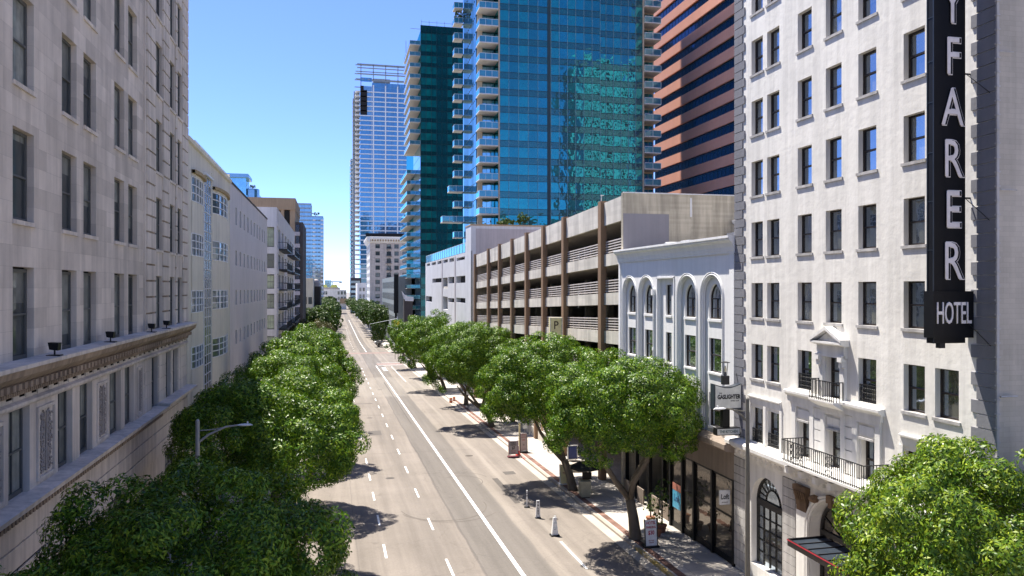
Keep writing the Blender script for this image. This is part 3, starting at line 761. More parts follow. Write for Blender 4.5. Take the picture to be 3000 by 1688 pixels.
for r_, d_ in ((1.68, -.05), (1.80, -.09)):
    mb.tube([MH(a, d_, z) for a, z in [(28.3+r_, -13)]+arch_pts(28.3, r_, -10.45, 16)+[(28.3-r_, -13)]], .06, 6)
mb.build('arch_moulding', M_stucco_trim, hotel)
mb = MB()       # belt cornice above the ground storey
mb.run(MH, [(0,-8.55),(-.06,-8.55),(-.10,-8.2),(-.34,-8.02),(-.42,-7.94),(-.62,-7.86),(-.62,-7.70),(-.55,-7.62),(0,-7.56)], 20.15, 36.3)
for i in range(40): mb.mbox(MH, 20.3+i*.4, 20.42+i*.4, -.20, -.07, -8.34, -8.16)
mb.build('belt_cornice', M_stucco_trim, hotel)
for p in (35.25, 31.35):
    mb = MB(); w0, w1 = (p-.02, 36.32) if p > 33 else (30.92, 31.92)
    for k in range(13):
        mb.mbox(MH, w0, w1, -.07, -.003, -14.1+k*.425, -14.1+k*.425+.40)
    mb.build('rusticated_pier', M_sill, hotel)
mb = MB()
mb.mbox(MH, 29.95, 30.75, -.12, -.003, -14.3, -9.75)
mb.build('pilaster', M_stucco_trim, hotel)
mb = MB()
for k, (w, d) in enumerate(((.74, .12), (.76, .14), (.82, .17), (.90, .22), (.96, .26))): mb.mbox(MH, 30.35-w/2, 30.35+w/2, -d, -.004, -9.75+k*.22, -9.75+k*.22+.215)
for k in range(5): mb.tube([MH(30.0+k*.17, -.16, -9.3), MH(29.99+k*.17, -.24, -9.02), MH(30.01+k*.17, -.28, -8.86)], .05, 5)
mb.lathe((19.86, 29.35, -8.95), [(.02,-.18),(.2,-.1),(.24,0),(.2,.1),(.02,.18)], 10)
mb.build('capital', M_rust, hotel)
mb = MB(); mb.mbox(MH, 28.12, 28.48, -.22, -.003, -8.88, -8.56); mb.mbox(MH, 28.17, 28.43, -.16, -.004, -9.08, -8.88); mb.build('keystone', M_rust, hotel)
mb = MB()       # flat canopy over the entrance
mb.mbox(MH, 24.9, 28.75, -1.75, -.02, -10.50, -10.42); cn = mb.build('entrance_canopy', M_signgrey, hotel)
mb = MB(); mb.mbox(MH, 24.88, 28.77, -1.80, -1.75, -10.62, -10.34); mb.mbox(MH, 28.75, 28.80, -1.75, -.02, -10.62, -10.34); mb.mbox(MH, 24.85, 24.9, -1.75, -.02, -10.62, -10.34)
for k in range(5): mb.mbox(MH, 25.6+k*.65, 25.63+k*.65, -1.75, -.05, -10.418, -10.38)
mb.build('fascia', plain('black_fascia', (.018, .014, .014), .4), cn)
mb = MB(); mb.mbox(MH, 24.87, 28.78, -1.815, -1.80, -10.40, -10.36); mb.mbox(MH, 28.80, 28.812, -1.80, -.02, -10.40, -10.36); mb.build('red_line', M_red, cn)
# centre composition: three framed doors, cornice, pedimented door
mb = MB()
for c in doors:
    mb.mbox(MH, c-.80, c-.52, -.10, -.003, -7.5, -5.05); mb.mbox(MH, c+.52, c+.80, -.10, -.003, -7.5, -5.05); mb.mbox(MH, c-.52, c+.52, -.10, -.003, -5.22, -5.05)
    mb.mbox(MH, c-.42, c+.42, -.05, -.003, -5.70, -5.34)
mb.mbox(MH, 25.28, 31.42, -.14, -.003, -5.05, -4.80)
mb.run(MH, [(0,-4.80),(-.16,-4.80),(-.20,-4.72),(-.30,-4.66),(-.30,-4.56),(0,-4.52)], 25.2, 31.5)
for c in (29.28, 27.2):
    for k in range(5): mb.mbox(MH, c-.22, c+.22, -.07, -.003, -7.4+k*.47, -7.4+k*.47+.43)
mb.build('door_surround', M_stucco_trim, hotel)
mb = MB()
mb.mbox(MH, 27.40, 27.70, -.14, -.003, -4.6, -2.86); mb.mbox(MH, 28.82, 29.12, -.14, -.003, -4.6, -2.86)
mb.mbox(MH, 27.36, 29.16, -.18, -.003, -2.84, -2.36)
mb.run(MH, [(0,-2.36),(-.20,-2.36),(-.42,-2.28),(-.42,-2.2),(0,-2.2)], 27.25, 29.27)
mb.prism(MH, [(27.25,-2.2),(28.26,-1.72),(29.27,-2.2),(29.27,-2.08),(28.26,-1.58),(27.25,-2.08)], -.44, -.003)
mb.prism(MH, [(27.4,-2.2),(29.1,-2.2),(28.26,-1.75)], -.20, -.003)
for c in (27.5, 29.02): mb.mbox(MH, c-.14, c+.14, -.30, -.14, -2.98, -2.72); mb.mbox(MH, c-.10, c+.10, -.24, -.14, -3.2, -2.98)
mb.build('pediment', M_stucco_trim, hotel)
mb = MB()
mb.run(MH, [(0,-4.98),(-.10,-4.96),(-.45,-4.78),(-.62,-4.66),(-.62,-4.60),(0,-4.60)], 27.42, 29.1); mb.build('balcony_floor', M_stucco_trim, hotel)
railing(MH, 27.46, 29.06, -.58, -4.60, -3.78, hotel, step=.12, ret=-.02)
mb = MB(); mb.run(MH, [(-.5,-7.85),(-1.0,-7.62),(-1.15,-7.56),(-1.15,-7.46),(0,-7.46)], 24.9, 30.35)
for k in range(6): mb.mbox(MH, 25.1+k*1.0, 25.35+k*1.0, -.95, -.40, -8.0, -7.72)
mb.build('balcony_floor', M_stucco_trim, hotel)
railing(MH, 24.95, 30.3, -1.1, -7.46, -6.52, hotel, step=.125, ret=-.02, scroll=False)
mb = MB()
for a in (28.9, 26.9, 29.5):
    for k in range(3):
        for q in (0, 1):
            r_ = .10; zc = -7.25+k*.26; aa = a+q*.2
            mb.tube([MH(aa+r_*math.cos(j*math.pi/4), -1.1, zc+r_*math.sin(j*math.pi/4)) for j in range(9)], .012, 4, False)
mb.build('scroll_panel', M_iron, hotel)
for c in (34.21, 32.79): railing(MH, c-.50, c+.50, .06, -7.50, -6.86, hotel, 'window_grille', step=.11, scroll=True)
for c in (30.29, 26.2): railing(MH, c-.50, c+.50, .06, -4.43, -3.75, hotel, 'window_grille', step=.10, scroll=True)
for c in (33.5, 22.95):
    mb = MB(); mb.run(MH, [(0,-5.66),(-.04,-5.66),(-.05,-5.36),(-.12,-5.32),(-.12,-5.26),(0,-5.24)], c-1.40, c+1.40)
    for q in (-1.38, 0, 1.38): mb.mbox(MH, c+q-.10, c+q+.10, -.045, -.003, -7.5, -5.66)
    mb.build('window_hood', M_stucco_trim, hotel)
for far in (0, 1):
    mb = MB(); z, k = -7.5, 0
    while z < 24:
        w = .98 if k % 2 == 0 else .76
        if far: mb.mbox(MH, 36.3-w, 36.33, -.05, -.003, z, z+.405)
        else:
            mb.mbox(MH, 20.12, 20.15+w, -.05, -.003, z, z+.405)
        z += .44; k += 1
    mb.build('quoin_strip', M_quoin, hotel)
mb = MB(); mb.mbox(MH, 20.06, 20.12, -.10, -.02, -14.3, 24)
z = -7
while z < 24: mb.mbox(MH, 20.03, 20.13, -.13, -.004, z, z+.05); z += .44
mb.build('drainpipe', M_sill, hotel)
mb = MB(); shell(mb, 20.03, 44, 20.15, 36.3, -14.6, 24, 'LF'); mb.build('rear_wall', M_stucco_trim, hotel)
mb = MB(); mb.quad((20.03,20.15,-14.6),(44,20.15,-14.6),(44,20.15,24),(20.03,20.15,24)); mb.build('side_wall', M_sidewall, hotel)
mb = MB(); mb.tube([(20.03,20.02,3.03),(20.3,20.02,3.03),(20.62,20.02,3.03)], .02, 5); mb.tube([(20.0,20.0,-3.35),(20.62,20.0,-3.35)], .03, 5); mb.tube([(20.0,20.02,7.3),(20.5,20.02,7.3)], .018, 5)
mb.build('wall_bracket', M_sill, hotel)

# blade sign of the hotel
sg = thing('blade_sign', (19.0, 21.2, -1.9), 'tall black vertical blade sign with pale letters, hung on the white hotel', 'sign')
mb = MB(); mb.box(18.53, 19.70, 21.06, 21.36, -1.76, 22); mb.build('cabinet', M_black, sg)
mb = MB()
for z in (-.2, 1.2, 2.75, 4.3, 5.9, 7.2, 8.6, 10.0): mb.box(18.515, 18.528, 21.08, 21.34, z, z+.02)
mb.box(18.51, 18.528, 21.06, 21.09, -1.76, 22); mb.box(18.51, 18.528, 21.33, 21.36, -1.76, 22)
mb.build('edge_panel', M_signgrey, sg)
mb = MB(); mb.box(18.46, 19.96, 21.00, 21.42, -1.59, -.10); mb.build('lower_box', M_black, sg)
def sign_letter(ch, x, z):
    for m_, dx, y_, b_ in ((M_letter_rim, .085, 21.045, .030), (M_black, .085, 21.030, .0), (M_letter, .0, 21.008, .0)):
        text_mesh(ch, 1.70, .010, (x+dx, y_, z), (math.radians(90), 0, 0), 'lettering', m_, sg, .72, b_)
for ch, z in (('A', 10.58), ('Y', 8.95), ('F', 7.32), ('A', 5.70), ('R', 4.06), ('E', 2.44), ('R', .80)): sign_letter(ch, 19.17, z)
text_mesh('HOTEL', .98, .015, (19.20, 20.982, -.83), (math.radians(90), 0, 0), 'lettering', M_letter, sg, .43, .006)
for z in (-1.0, 2.9, 6.9, 10.9):
    mb = MB(); mb.tube([(19.6,21.21,z),(20.05,21.21,z)], .03, 5); mb.build('bracket', M_iron, sg)
    mb = MB(); mb.tube([(19.68,21.08,z),(20.03,20.3,z-.9)], .012, 4); mb.build('guy_rod', M_iron, sg)
mb = MB(); mb.box(18.8, 19.0, 21.12, 21.3, -1.92, -1.76); mb.build('junction_box', M_iron, sg)

# ------------------------------------------------------------------ white arcaded building with the restaurant
MA = Face('R', 20.03); MA2 = Face('R', 20.23)
arc = thing('arcaded_building', (20.03, 44.6, gz(44.6)), 'low white building with four tall arched niches over a dark restaurant front', 'building')
bays = [50.95, 47.98, 44.9, 41.9, 38.87]
mb = MB(); e = [52.95, 49.47, 46.46, 43.38, 40.385, 36.33]
for i, c in enumerate(bays):
    a1, a0 = e[i], e[i+1]
    if i == 2:
        facade(mb, MA, a0, a1, -8.0, 1.9, [(c-1.2, c+1.2, -8.0, .58)], .2)
    else: arch_cell(mb, MA, a0, a1, -8.0, 1.9, c, 1.17, -8.0, -.50, 0, .2, 18)
ops = []
for i, c in enumerate(bays):
    hw = .42 if i == 2 else .70
    ops += [(c-hw, c+hw, -4.62, -2.75), (c-hw, c+hw, -7.60, -5.75)]
    if i == 2: ops.append((c-hw, c+hw, -1.70, .20))
facade(mb, MA2, 36.4, 52.9, -8.0, -2.2, [o for o in ops if o[3] < -2], .2)
for i, c in enumerate(bays):
    if i == 2: facade(mb, MA2, c-1.21, c+1.21, -2.2, .6, [ops[-1] if False else (c-.42, c+.42, -1.70, .20)], .2)
    else: arch_cell(mb, MA2, c-1.19, c+1.19, -2.2, .72, c, .70, -1.70, -.58, 0, .2, 12, .16)
mb.build('facade_wall', M_arcwhite, arc)
for i, c in enumerate(bays):
    hw = .42 if i == 2 else .70
    for z in (-4.62, -7.60): window(MA2, c-hw, z, 2*hw, 1.87 if z > -5 else 1.85, .2, arc, M_frame, M_pane_arch, 1, sill=M_arcwhite, over=.05, sd=.08, sh=.10)
    if i == 2: window(MA2, c-.42, -1.70, .84, 1.90, .2, arc, M_frame, M_pane_arch, 1, sill=M_arcwhite, over=.05, sd=.08, sh=.12)
    else:
        mb = MB(); P = arch_pts(c, .67, -.58, 12, .16)
        mb.tube([MA2(a, .15, z) for a, z in [(c+.67, -1.68)]+P+[(c-.67, -1.68)]], .04, 5)
        mb.mbox(MA2, c-.66, c+.66, .12, .17, -.62, -.56); mb.mbox(MA2, c-.66, c+.66, .12, .17, -1.70, -1.62); mb.mbox(MA2, c-.02, c+.02, .125, .165, -1.62, -.62); mb.mbox(MA2, c-.66, c+.66, .13, .165, -1.14, -1.10)
        w_ = mb.build('arched_window', M_frame, arc, MA2(c, .15, -1.7))
        mb = MB(); mb.prism(MA2, [(c+.70, -1.70)]+arch_pts(c, .70, -.58, 12, .16)+[(c-.70, -1.70)], .17, .19); mb.build('pane', M_pane_arch, w_, MA2(c, .15, -1.7))
        mb = MB(); mb.mbox(MA2, c-.76, c+.76, -.08, -.003, -1.84, -1.70); mb.build('sill', M_arcwhite, w_, MA2(c, .15, -1.7))
mb = MB()       # hood mouldings and pier fillets
for i, c in enumerate(bays):
    if i != 2:
        for r_ in (1.24, 1.36): mb.tube([MA(a, -.01, z) for a, z in [(c+r_, -8)]+arch_pts(c, r_, -.50, 18)+[(c-r_, -8)]], .035, 5)
        mb.tube([MA(a, .12, z) for a, z in [(c+1.12, -8)]+arch_pts(c, 1.12, -.50, 18)+[(c-1.12, -8)]], .04, 5)
    else:
        for q in (-1.26, 1.26): mb.mbox(MA, c+q-.05, c+q+.05, -.05, -.003, -8, .66)
        mb.mbox(MA, c-1.31, c+1.31, -.05, -.003, .60, .70)
mb.mbox(MA, 36.35, 36.85, -.06, -.003, -8.0, 1.84); mb.mbox(MA, 52.6, 52.95, -.06, -.003, -8.0, 1.84)
mb.build('arch_moulding', M_arcwhite, arc)
mb = MB(); mb.run(MA, [(0,1.80),(-.07,1.80),(-.08,1.92),(-.10,1.95),(-.13,2.12),(-.22,2.34),(-.36,2.46),(-.38,2.50),(-.38,2.56),(-.44,2.58),(-.44,2.70),(.3,2.70),(.3,1.8)], 36.28, 53.05)
mb.build('cornice', M_arcwhite, arc)
mb = MB(); mb.tube([MA(46.62, -.08, -.45), MA(46.62, -.08, -8)], .055, 6); mb.mbox(MA, 46.5, 46.74, -.2, -.004, -.46, -.08); mb.mbox(MA, 46.55, 46.7, -.14, -.004, -4.0, -3.8); mb.build('downpipe', M_arcwhite, arc)
mb = MB(); shell(mb, 20.4, 42, 36.33, 52.95, -14.7, 2.3, 'LT'); mb.build('rear_wall', M_lilac, arc)
mb = MB(); mb.quad((20.3,36.33,2.25),(42,36.33,2.25),(42,52.95,2.25),(20.3,52.95,2.25)); mb.build('roof', M_roof, arc)
mb = MB(); mb.box(22.2, 24.8, 46.2, 47.4, 2.26, 3.1); mb.box(21.4, 23.2, 44.6, 45.2, 2.26, 2.95); mb.tube([(21.5,48.2,2.8),(24.5,48.2,2.9)], .25, 8); mb.box(21.2, 21.9, 41.9, 42.7, 2.26, 2.86)
mb.build('roof_duct', M_whitemetal, arc)
mb = MB(); mb.run(MA, [(.1,-8.42),(-.62,-8.32),(-.74,-8.22),(-.74,-7.98),(-.62,-7.92),(.1,-7.88)], 36.1, 52.95); mb.build('ledge', M_band, arc)
mb = MB(); mb.mbox(MA, 36.33, 44.3, -.05, .05, -9.86, -8.30); mb.mbox(MA, 44.3, 52.95, .6, .7, -9.2, -8.30); mb.build('fascia_panel', M_band, arc)
mb = MB()
for a in (36.42, 38.75, 40.97, 42.47, 44.12): mb.mbox(MA, a-.09, a+.09, -.10, .06, gz(a)+.14, -9.87)
for a in (46.2, 48.5, 50.8, 52.7): mb.mbox(MA, a-.12, a+.12, .35, .60, gz(a)+.14, -8.31)
mb.build('shopfront_post', M_black, arc)
for a0, a1 in ((36.51, 38.66), (38.84, 40.88), (41.06, 42.38), (42.56, 44.03)):
    mb = MB(); z0 = gz(a0)+.14
    mb.mbox(MA, a0, a1, .0, .05, z0, z0+.35); mb.mbox(MA, a0, a1, -.01, .05, -9.98, -9.87); mb.mbox(MA, a0, a1, -.005, .05, -11.9, -11.82); mb.mbox(MA, a0, a0+.03, -.003, .049, z0+.3, -9.9); mb.mbox(MA, a1-.03, a1, -.003, .049, z0+.3, -9.9)
    o = mb.build('shop_window', M_black, arc)
    mb = MB(); mb.quad(MA(a0,.03,z0+.3), MA(a1,.03,z0+.3), MA(a1,.03,-9.9), MA(a0,.03,-9.9)); mb.build('pane', M_pane_dark, o)
mb = MB(); mb.mbox(MA, 44.3, 52.9, 4.0, 4.1, -14.7, -8.3); mb.mbox(MA, 44.3, 52.9, .05, 4.0, -8.36, -8.30); mb.build('porch_wall', M_darkslab, arc)
for a in (45, 46.5, 49, 51.5):
    mb = MB(); mb.mbox(MA, a, a+1.1, .20, .28, gz(a)+.14, gz(a)+1.15); mb.build('porch_rail', M_band, arc)
mb = MB(); mb.mbox(MA, 42.62, 43.75, -.06, -.02, -13.2, -12.15); po = mb.build('poster', M_blue, arc)
mb = MB(); mb.mbox(MA, 42.62, 43.75, -.065, -.055, -12.14, -11.72); mb.build('poster_head', plain('coral_print', (.45, .18, .13), .5), po)
text_mesh('Loft', .55, .004, MA(43.18, -.066, -12.6), (math.radians(90), 0, -math.radians(90)), 'lettering', plain('navy_print', (.03, .12, .25), .5), po, .9, .012)
# ------------------------------------------------------------------ parking garage with sloping decks
GX = 20.2; MG = Face('R', GX)
gar = thing('parking_garage', (GX, 82, gz(82)), 'board-marked concrete parking garage with brown pillars and sloping open decks', 'parking garage')
G0, G1 = 52.96, 112.9
gt = lambda y: 6.64-.0311*(y-52.9)                  # top of the parapet
def slope_box(mb, y0, y1, x0, x1, o1, o0):
    a, b = gt(y0), gt(y1)
    mb.add([(x0,y0,a+o0),(x1,y0,a+o0),(x1,y1,b+o0),(x0,y1,b+o0),(x0,y0,a+o1),(x1,y0,a+o1),(x1,y1,b+o1),(x0,y1,b+o1)],
           [(0,3,2,1),(4,5,6,7),(0,1,5,4),(1,2,6,5),(2,3,7,6),(3,0,4,7)])
pil = [57.0, 67.0, 74.0, 80.9, 87.9, 94.9, 102.1, 112.2]
lev = [(0, -1.76), (-3.97, -4.88), (-6.93, -7.82), (-9.80, -10.75), (-12.9, -13.7), (-15.9, -16.8)]
for i, (t, b) in enumerate(lev):
    mb = MB(); slope_box(mb, G0, G1, GX, GX+.28, t, b); mb.build('parapet' if i == 0 else 'spandrel', M_concrete, gar)
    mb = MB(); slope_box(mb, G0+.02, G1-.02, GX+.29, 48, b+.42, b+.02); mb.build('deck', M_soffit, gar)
bay = [G0]+[p for p in pil]
for i, (t, b) in enumerate(lev[1:]):
    for y0, y1 in zip(bay[:-1], bay[1:]):
        ya, yb = y0+(.34 if y0 > G0 else .0), y1-.34
        mb = MB()
        for k in range(5): slope_box(mb, ya, yb, GX+.12, GX+.16, t+.10+k*.20+.085, t+.10+k*.20)
        n = max(2, int((yb-ya)/1.5))
        for k in range(n+1):
            y = ya+(yb-ya)*k/n; slope_box(mb, y-.02, y+.02, GX+.17, GX+.21, t+1.02, t)
        mb.build('railing', M_railpale, gar)
for p in pil:
    mb = MB(); z1 = gt(p)+.16
    mb.box(GX-.27, GX+.2, p-.33, p+.33, gz(p)-.2, z1); mb.build('pillar', M_brownpillar, gar)
mb = MB()
for p in pil[:-1]:
    for x in (27, 36):
        mb.box(x-.3, x+.3, p-.3, p+.3, gz(p)-.3, gt(p)-1.8)
mb.build('inner_column', M_concrete, gar)
mb = MB(); mb.quad((48,G0,-16),(48,G1,-16),(48,G1,3.0),(48,G0,3.2)); mb.quad((GX,G1,-18),(48,G1,-18),(48,G1,4.6),(GX,G1,4.6)); mb.build('rear_wall', M_concrete, gar)
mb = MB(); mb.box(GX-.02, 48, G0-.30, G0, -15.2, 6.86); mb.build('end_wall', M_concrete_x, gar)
mb = MB(); mb.box(GX+.02, 23.75, G0-.306, G0-.302, -3, 5.36); mb.build('paint_patch', M_graypaint, gar)
mb = MB(); mb.box(25.4, 25.55, G0-.32, G0-.303, 5.2, 6.6); mb.box(GX-.02, 40, G0-.36, G0-.29, 6.82, 6.90); mb.build('stain_strip', M_whiteconc, gar)
mb = MB(); mb.box(28.3, 29.6, G0-1.5, G0-.4, 3.75, 4.05); mb.tube([(28.9,G0-.9,4.05),(28.9,G0-.9,4.6)], .04, 5); mb.lathe((28.9,G0-.9,4.7), [(.02,-.1),(.35,.05),(.45,.3),(.40,.28),(.02,0)], 12); mb.tube([(29.3,G0-.9,4.05),(29.6,G0-.9,5.4)], .02, 4)
tag(mb.build('roof_antenna', M_whitemetal, loc=(28.9, G0-.9, 3.75)), 'small white dish antenna on the garage end wall beside the hotel quoins', 'antenna')
for y in (64.2, 64.6):
    pass
mb = MB()
for (y, o) in ((63.2, -4.9), (63.4, -8.0), (57.6, .0)):
    z = gt(y)+o; mb.tube([(GX+.1,y,z),(GX+.1,y,z+1.25 if o else z+.7)], .035, 5); mb.box(GX+.05, GX+.3, y-.05, y+.05, (z+1.25 if o else z+.7), (z+1.33 if o else z+.76))
mb.build('deck_light', M_whitemetal, gar)
# low wall with balustrade panels at the pavement
for k, (y0, y1) in enumerate(((68.7, 75.2), (76.4, 82.8))):
    w = thing('boundary_wall', (GX, (y0+y1)/2, gz((y0+y1)/2)+.14), ('low buff concrete wall topped by a pale lattice, nearest piece beside the garage pavement', 'low buff wall piece between brown pillars, farther along the garage pavement')[k], 'wall')
    mb = MB(); a = gz(y1)+.1
    mb.box(GX-.35, GX-.1, y0, y1, a, a+1.15); mb.build('wall', M_concrete, w)
    mb = MB()
    for q in range(4): mb.box(GX-.26, GX-.22, y0, y1, a+1.25+q*.16, a+1.31+q*.16)
    for q in range(9): y = y0+(y1-y0)*q/8; mb.box(GX-.27, GX-.21, y-.025, y+.025, a+1.15, a+1.85)
    mb.build('lattice', M_railpale, w)
    mb = MB(); mb.box(GX-.5, GX+.0, y0-.55, y0-.01, a-.1, a+2.2); mb.build('end_post', M_brownpillar, w)

# ------------------------------------------------------------------ whitewashed parking deck with a block tower
MW = Face('R', 20.2)
wp = thing('parking_deck', (20.2, 146, gz(146)), 'whitewashed concrete parking deck with irregular openings and a glass roof rail', 'parking deck')
ops = [(121.5,131.0,.85,1.98), (133.2,140.3,.85,1.98), (121.5,131.0,-2.42,-1.62), (133.2,140.6,-2.55,-1.80), (141.2,147.4,-.1,1.95), (141.2,147.4,-4.0,-1.6),
       (149.4,164.0,1.12,1.95), (164.5,175.6,-3.02,-1.80), (133.5,139,4.62,5.28), (141,147,4.72,5.30), (149.6,155.5,4.74,5.34), (158,165,4.80,5.38), (168,174,4.85,5.4), (122,130.5,4.55,5.05), (150,158,-7.6,-6.2)]
wall_part('facade_wall', MW, 117.0, 176.5, -17.6, 5.62, ops, .8, M_whiteconc, wp)
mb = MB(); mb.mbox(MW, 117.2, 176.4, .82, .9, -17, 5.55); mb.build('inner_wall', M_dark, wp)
mb = MB()
for a in (132.1, 148.5): mb.mbox(MW, a-.55, a+.55, -.06, -.003, -17.6, 5.4)
mb.build('expansion_strip', M_lilac, wp)
mb = MB(); mb.mbox(MW, 141.3, 147.3, .1, .5, -.9, .3); mb.build('ramp_edge', M_concrete, wp)
mb = MB()
for a in range(122, 176, 3): mb.mbox(MW, a+.04, a+2.96, .10, .12, 5.7, 7.15)
mb.build('glass_rail', M_railglass, wp)
mb = MB()
for a in range(122, 178, 3): mb.mbox(MW, a-.04, a+.04, .06, .16, 5.62, 7.2)
mb.mbox(MW, 121.9, 176, .07, .15, 7.15, 7.22); mb.build('rail_post', M_alu, wp)
mb = MB(); shell(mb, 20.5, 60, 117.0, 176.5, -17.6, 5.5, 'LT'); mb.build('rear_wall', M_whiteconc, wp)
mb = MB(); mb.quad((20.3,117,5.45),(60,117,5.45),(60,176.5,5.45),(20.3,176.5,5.45)); mb.build('roof', M_roof, wp)
mb = MB(); mb.box(20.15, 46, 116.0, 120.8, -16.6, 9.45); mb.build('stair_tower', M_whiteconc, wp)
mb = MB(); mb.box(20.9, 34, 115.98, 115.996, 3.2, 9.0); mb.build('painted_panel', M_lilac, wp)
mb = MB(); mb.box(20.1, 46.05, 115.9, 120.9, 9.46, 9.66); mb.build('coping', M_tan, wp)
mb = MB(); mb.tube([(20.1,115.2,-15),(20.1,115.2,5.6)], .12, 6); mb.build('downpipe', M_greymetal, wp)
def shrub(x, y, z, r, h, n, label, seed, mat=None, leaf=.3, name='shrub', group=None):
    t = thing(name, (x, y, z), label, 'plant', group)
    me = foliage('shrub_foliage', seed, r, r, h, n, leaf, mat or M_leaf_shrub, 30, -.8)
    put(bpy.data.objects.new('foliage', me), (x, y, z+h*.55), t)
    mb = MB(); mb.tube([(x,y,z-.02),(x,y,z+h*.6)], .05, 5); mb.build('stem', M_bark, t); return t
shrub(28.6, 117.4, 9.64, 1.0, 2.0, 500, 'spiky yellow-green plant on top of the lilac stair tower', 3, leaf=.5)
shrub(25.8, 117.4, 9.64, 1.5, .9, 450, 'low spreading green plant on the edge of the lilac stair tower', 4, leaf=.5)

# ------------------------------------------------------------------ left: limestone office building
ML = Face('L', FL)
st = thing('stone_building', (FL, 38, gz(38)), 'tall weathered limestone office building with deep windows and carved panels, on the left', 'building')
scol = [(25.06,26.62), (29.17,30.63), (31.45,33.02), (35.6,37.19), (37.8,39.46), (42.66,44.42), (46.24,47.99), (48.1,49.76)]
scol = [(22.05,23.55), (24.98,26.60), (29.12,30.68), (31.45,33.02), (35.58,37.17), (37.84,39.43), (42.70,44.36), (46.10,47.72), (48.28,49.90)]
srow = [(-2.15,.62), (1.97,4.68), (5.98,8.70), (10.0,12.7), (14.0,16.7), (18.0,20.7), (22.0,24.7), (26.0,28.7)]
REV = .28
ops = [(a,b,c,d) for a,b in scol for c,d in srow]
for a in (-2, 2.3, 6.6, 10.9, 15.2, 18.5): ops += [(a,a+1.56,c,d) for c,d in srow]
wall_part('upper_wall', ML, -6, 40.75, -2.2, 33, [o for o in ops if o[1] < 40.8], REV, M_stone, st)
mb = MB(); mb.box(FL-.5, FL+.10, 40.62, 40.748, -2.2, 18.7); mb.box(FL-2, FL-.01, 40.62, 40.74, 18.7, 33); mb.build('pavilion_return', M_stone_plain, st)
wall_part('corner_pavilion', Face('L', FL+.10), 40.75, 51.7, -2.2, 18.7, [o for o in ops if o[0] > 40.8 and o[3] < 18], REV-.06, M_stone_plain, st)
mb = MB(); MP = Face('L', FL+.10)       # rusticated courses of the corner pavilion
segs = [(40.78,42.64),(44.42,46.04),(47.78,48.22),(49.96,51.68)]
for a, b in segs:
    mb = MB(); z = -2.0
    while z < 17.8: mb.mbox(MP, a, b, -.07, -.003, z, z+.71); z += .80
    rp = mb.build('rusticated_pier', M_stone_plain, st)
    mb = MB(); mb.mbox(MP, a+.01, b-.01, -.012, -.003, -2.0, 17.8); mb.build('joint', M_stone_dark, rp)
for a, b in ((40.78,42.2),(43.80,45.6),(47.05,47.5),(49.03,51.68)):
    mb = MB()
    for k in range(4): mb.mbox(ML, a, b, -.05, .018, -6.05+k*.66, -6.05+k*.66+.60)
    mb.build('rusticated_pier', M_stone_plain, st)
for a, b in scol:
    for c, d in srow[:6 if b < 40.8 else 5]:
        window(ML if b < 40.8 else MP, a, c, round(b-a, 2) if b-a > 1.6 else 1.58, 2.72, REV if b < 40.8 else REV-.06, st, M_frame_grey, M_pane_stone, 1, sill=M_stone_plain if c > -2 else None, over=.06, sd=.07, sh=.12, fw=.10, key=None)
for a, b in [(-2,-.44),(2.3,3.86),(6.6,8.16),(10.9,12.46),(15.2,16.76),(18.5,20.06)]:
    for c, d in srow[:6]: window(ML, a, c, 1.56, 2.72, REV, st, M_frame_grey, M_pane_stone, 1, sill=None, fw=.10)
mb = MB()       # main cornice
mb.run(ML, [(0,-3.12),(-.12,-3.10),(-.16,-2.98),(-.10,-2.92),(-.22,-2.86),(-.24,-2.72),(-.46,-2.56),(-.58,-2.46),(-.62,-2.30),(-.66,-2.14),(0,-2.10)], -6, 51.78)
_mc = mb
mb = MB(); mb.run(ML, [(0,-2.095),(-.70,-2.135),(-.70,-2.25),(-.64,-2.28),(0,-2.2)], -6.02, 51.85); mb.build('cornice_top', M_stone_plain, st)
mb = _mc; y = -5.9
while y < 51.5: mb.mbox(ML, y, y+.20, -.40, -.235, -2.88, -2.70); y += .42
y = -5.9
while y < 51.5: mb.mbox(ML, y, y+.07, -.20, -.10, -3.06, -2.96); y += .16
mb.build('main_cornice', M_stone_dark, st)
mb = MB()
mb.run(ML, [(0,-3.50),(-.10,-3.50),(-.16,-3.42),(-.16,-3.34),(-.06,-3.30),(0,-3.28)], -6, 51.72); mb.build('architrave', M_stone_plain, st)
w2 = [(20.9,22.5), (24.62,26.20), (28.66,30.15), (30.95,32.46), (34.80,36.53), (37.15,38.75), (42.28,43.72), (45.67,46.98), (47.58,48.95)]
ops = [(a,b,-6.15,-3.52) for a,b in w2]+[(a,a+1.6,-6.15,-3.52) for a in (-3, 1, 5, 9, 13, 17)]
M2F = Face('L', FL+.02)
wall_part('lower_wall', M2F, -6, 51.7, -14.9, -3.2, ops+[(24.6,27.4,-12.5,-8.0),(29.6,32.4,-12.5,-8.0),(34.6,37.4,-12.5,-8.0),(45.5,48.5,-14,-8.6)], REV, M_stone_plain, st)
for a, b in w2: window(M2F, a, -6.15, round(b-a, 1), 2.63, REV, st, M_frame_grey, M_pane_stone, 1, munt=(1, 0), fw=.10, key='2f')
for a in (24.6, 29.6, 34.6): window(M2F, a, -12.5, 2.8, 4.5, REV, st, M_frame_grey, M_pane_stone, 3, munt=(2, 0), fw=.10)
window(M2F, 45.5, -14, 3.0, 5.4, REV, st, M_frame_grey, M_pane_stone, 3, munt=(2, 0), fw=.10)
r2 = random.Random(3)
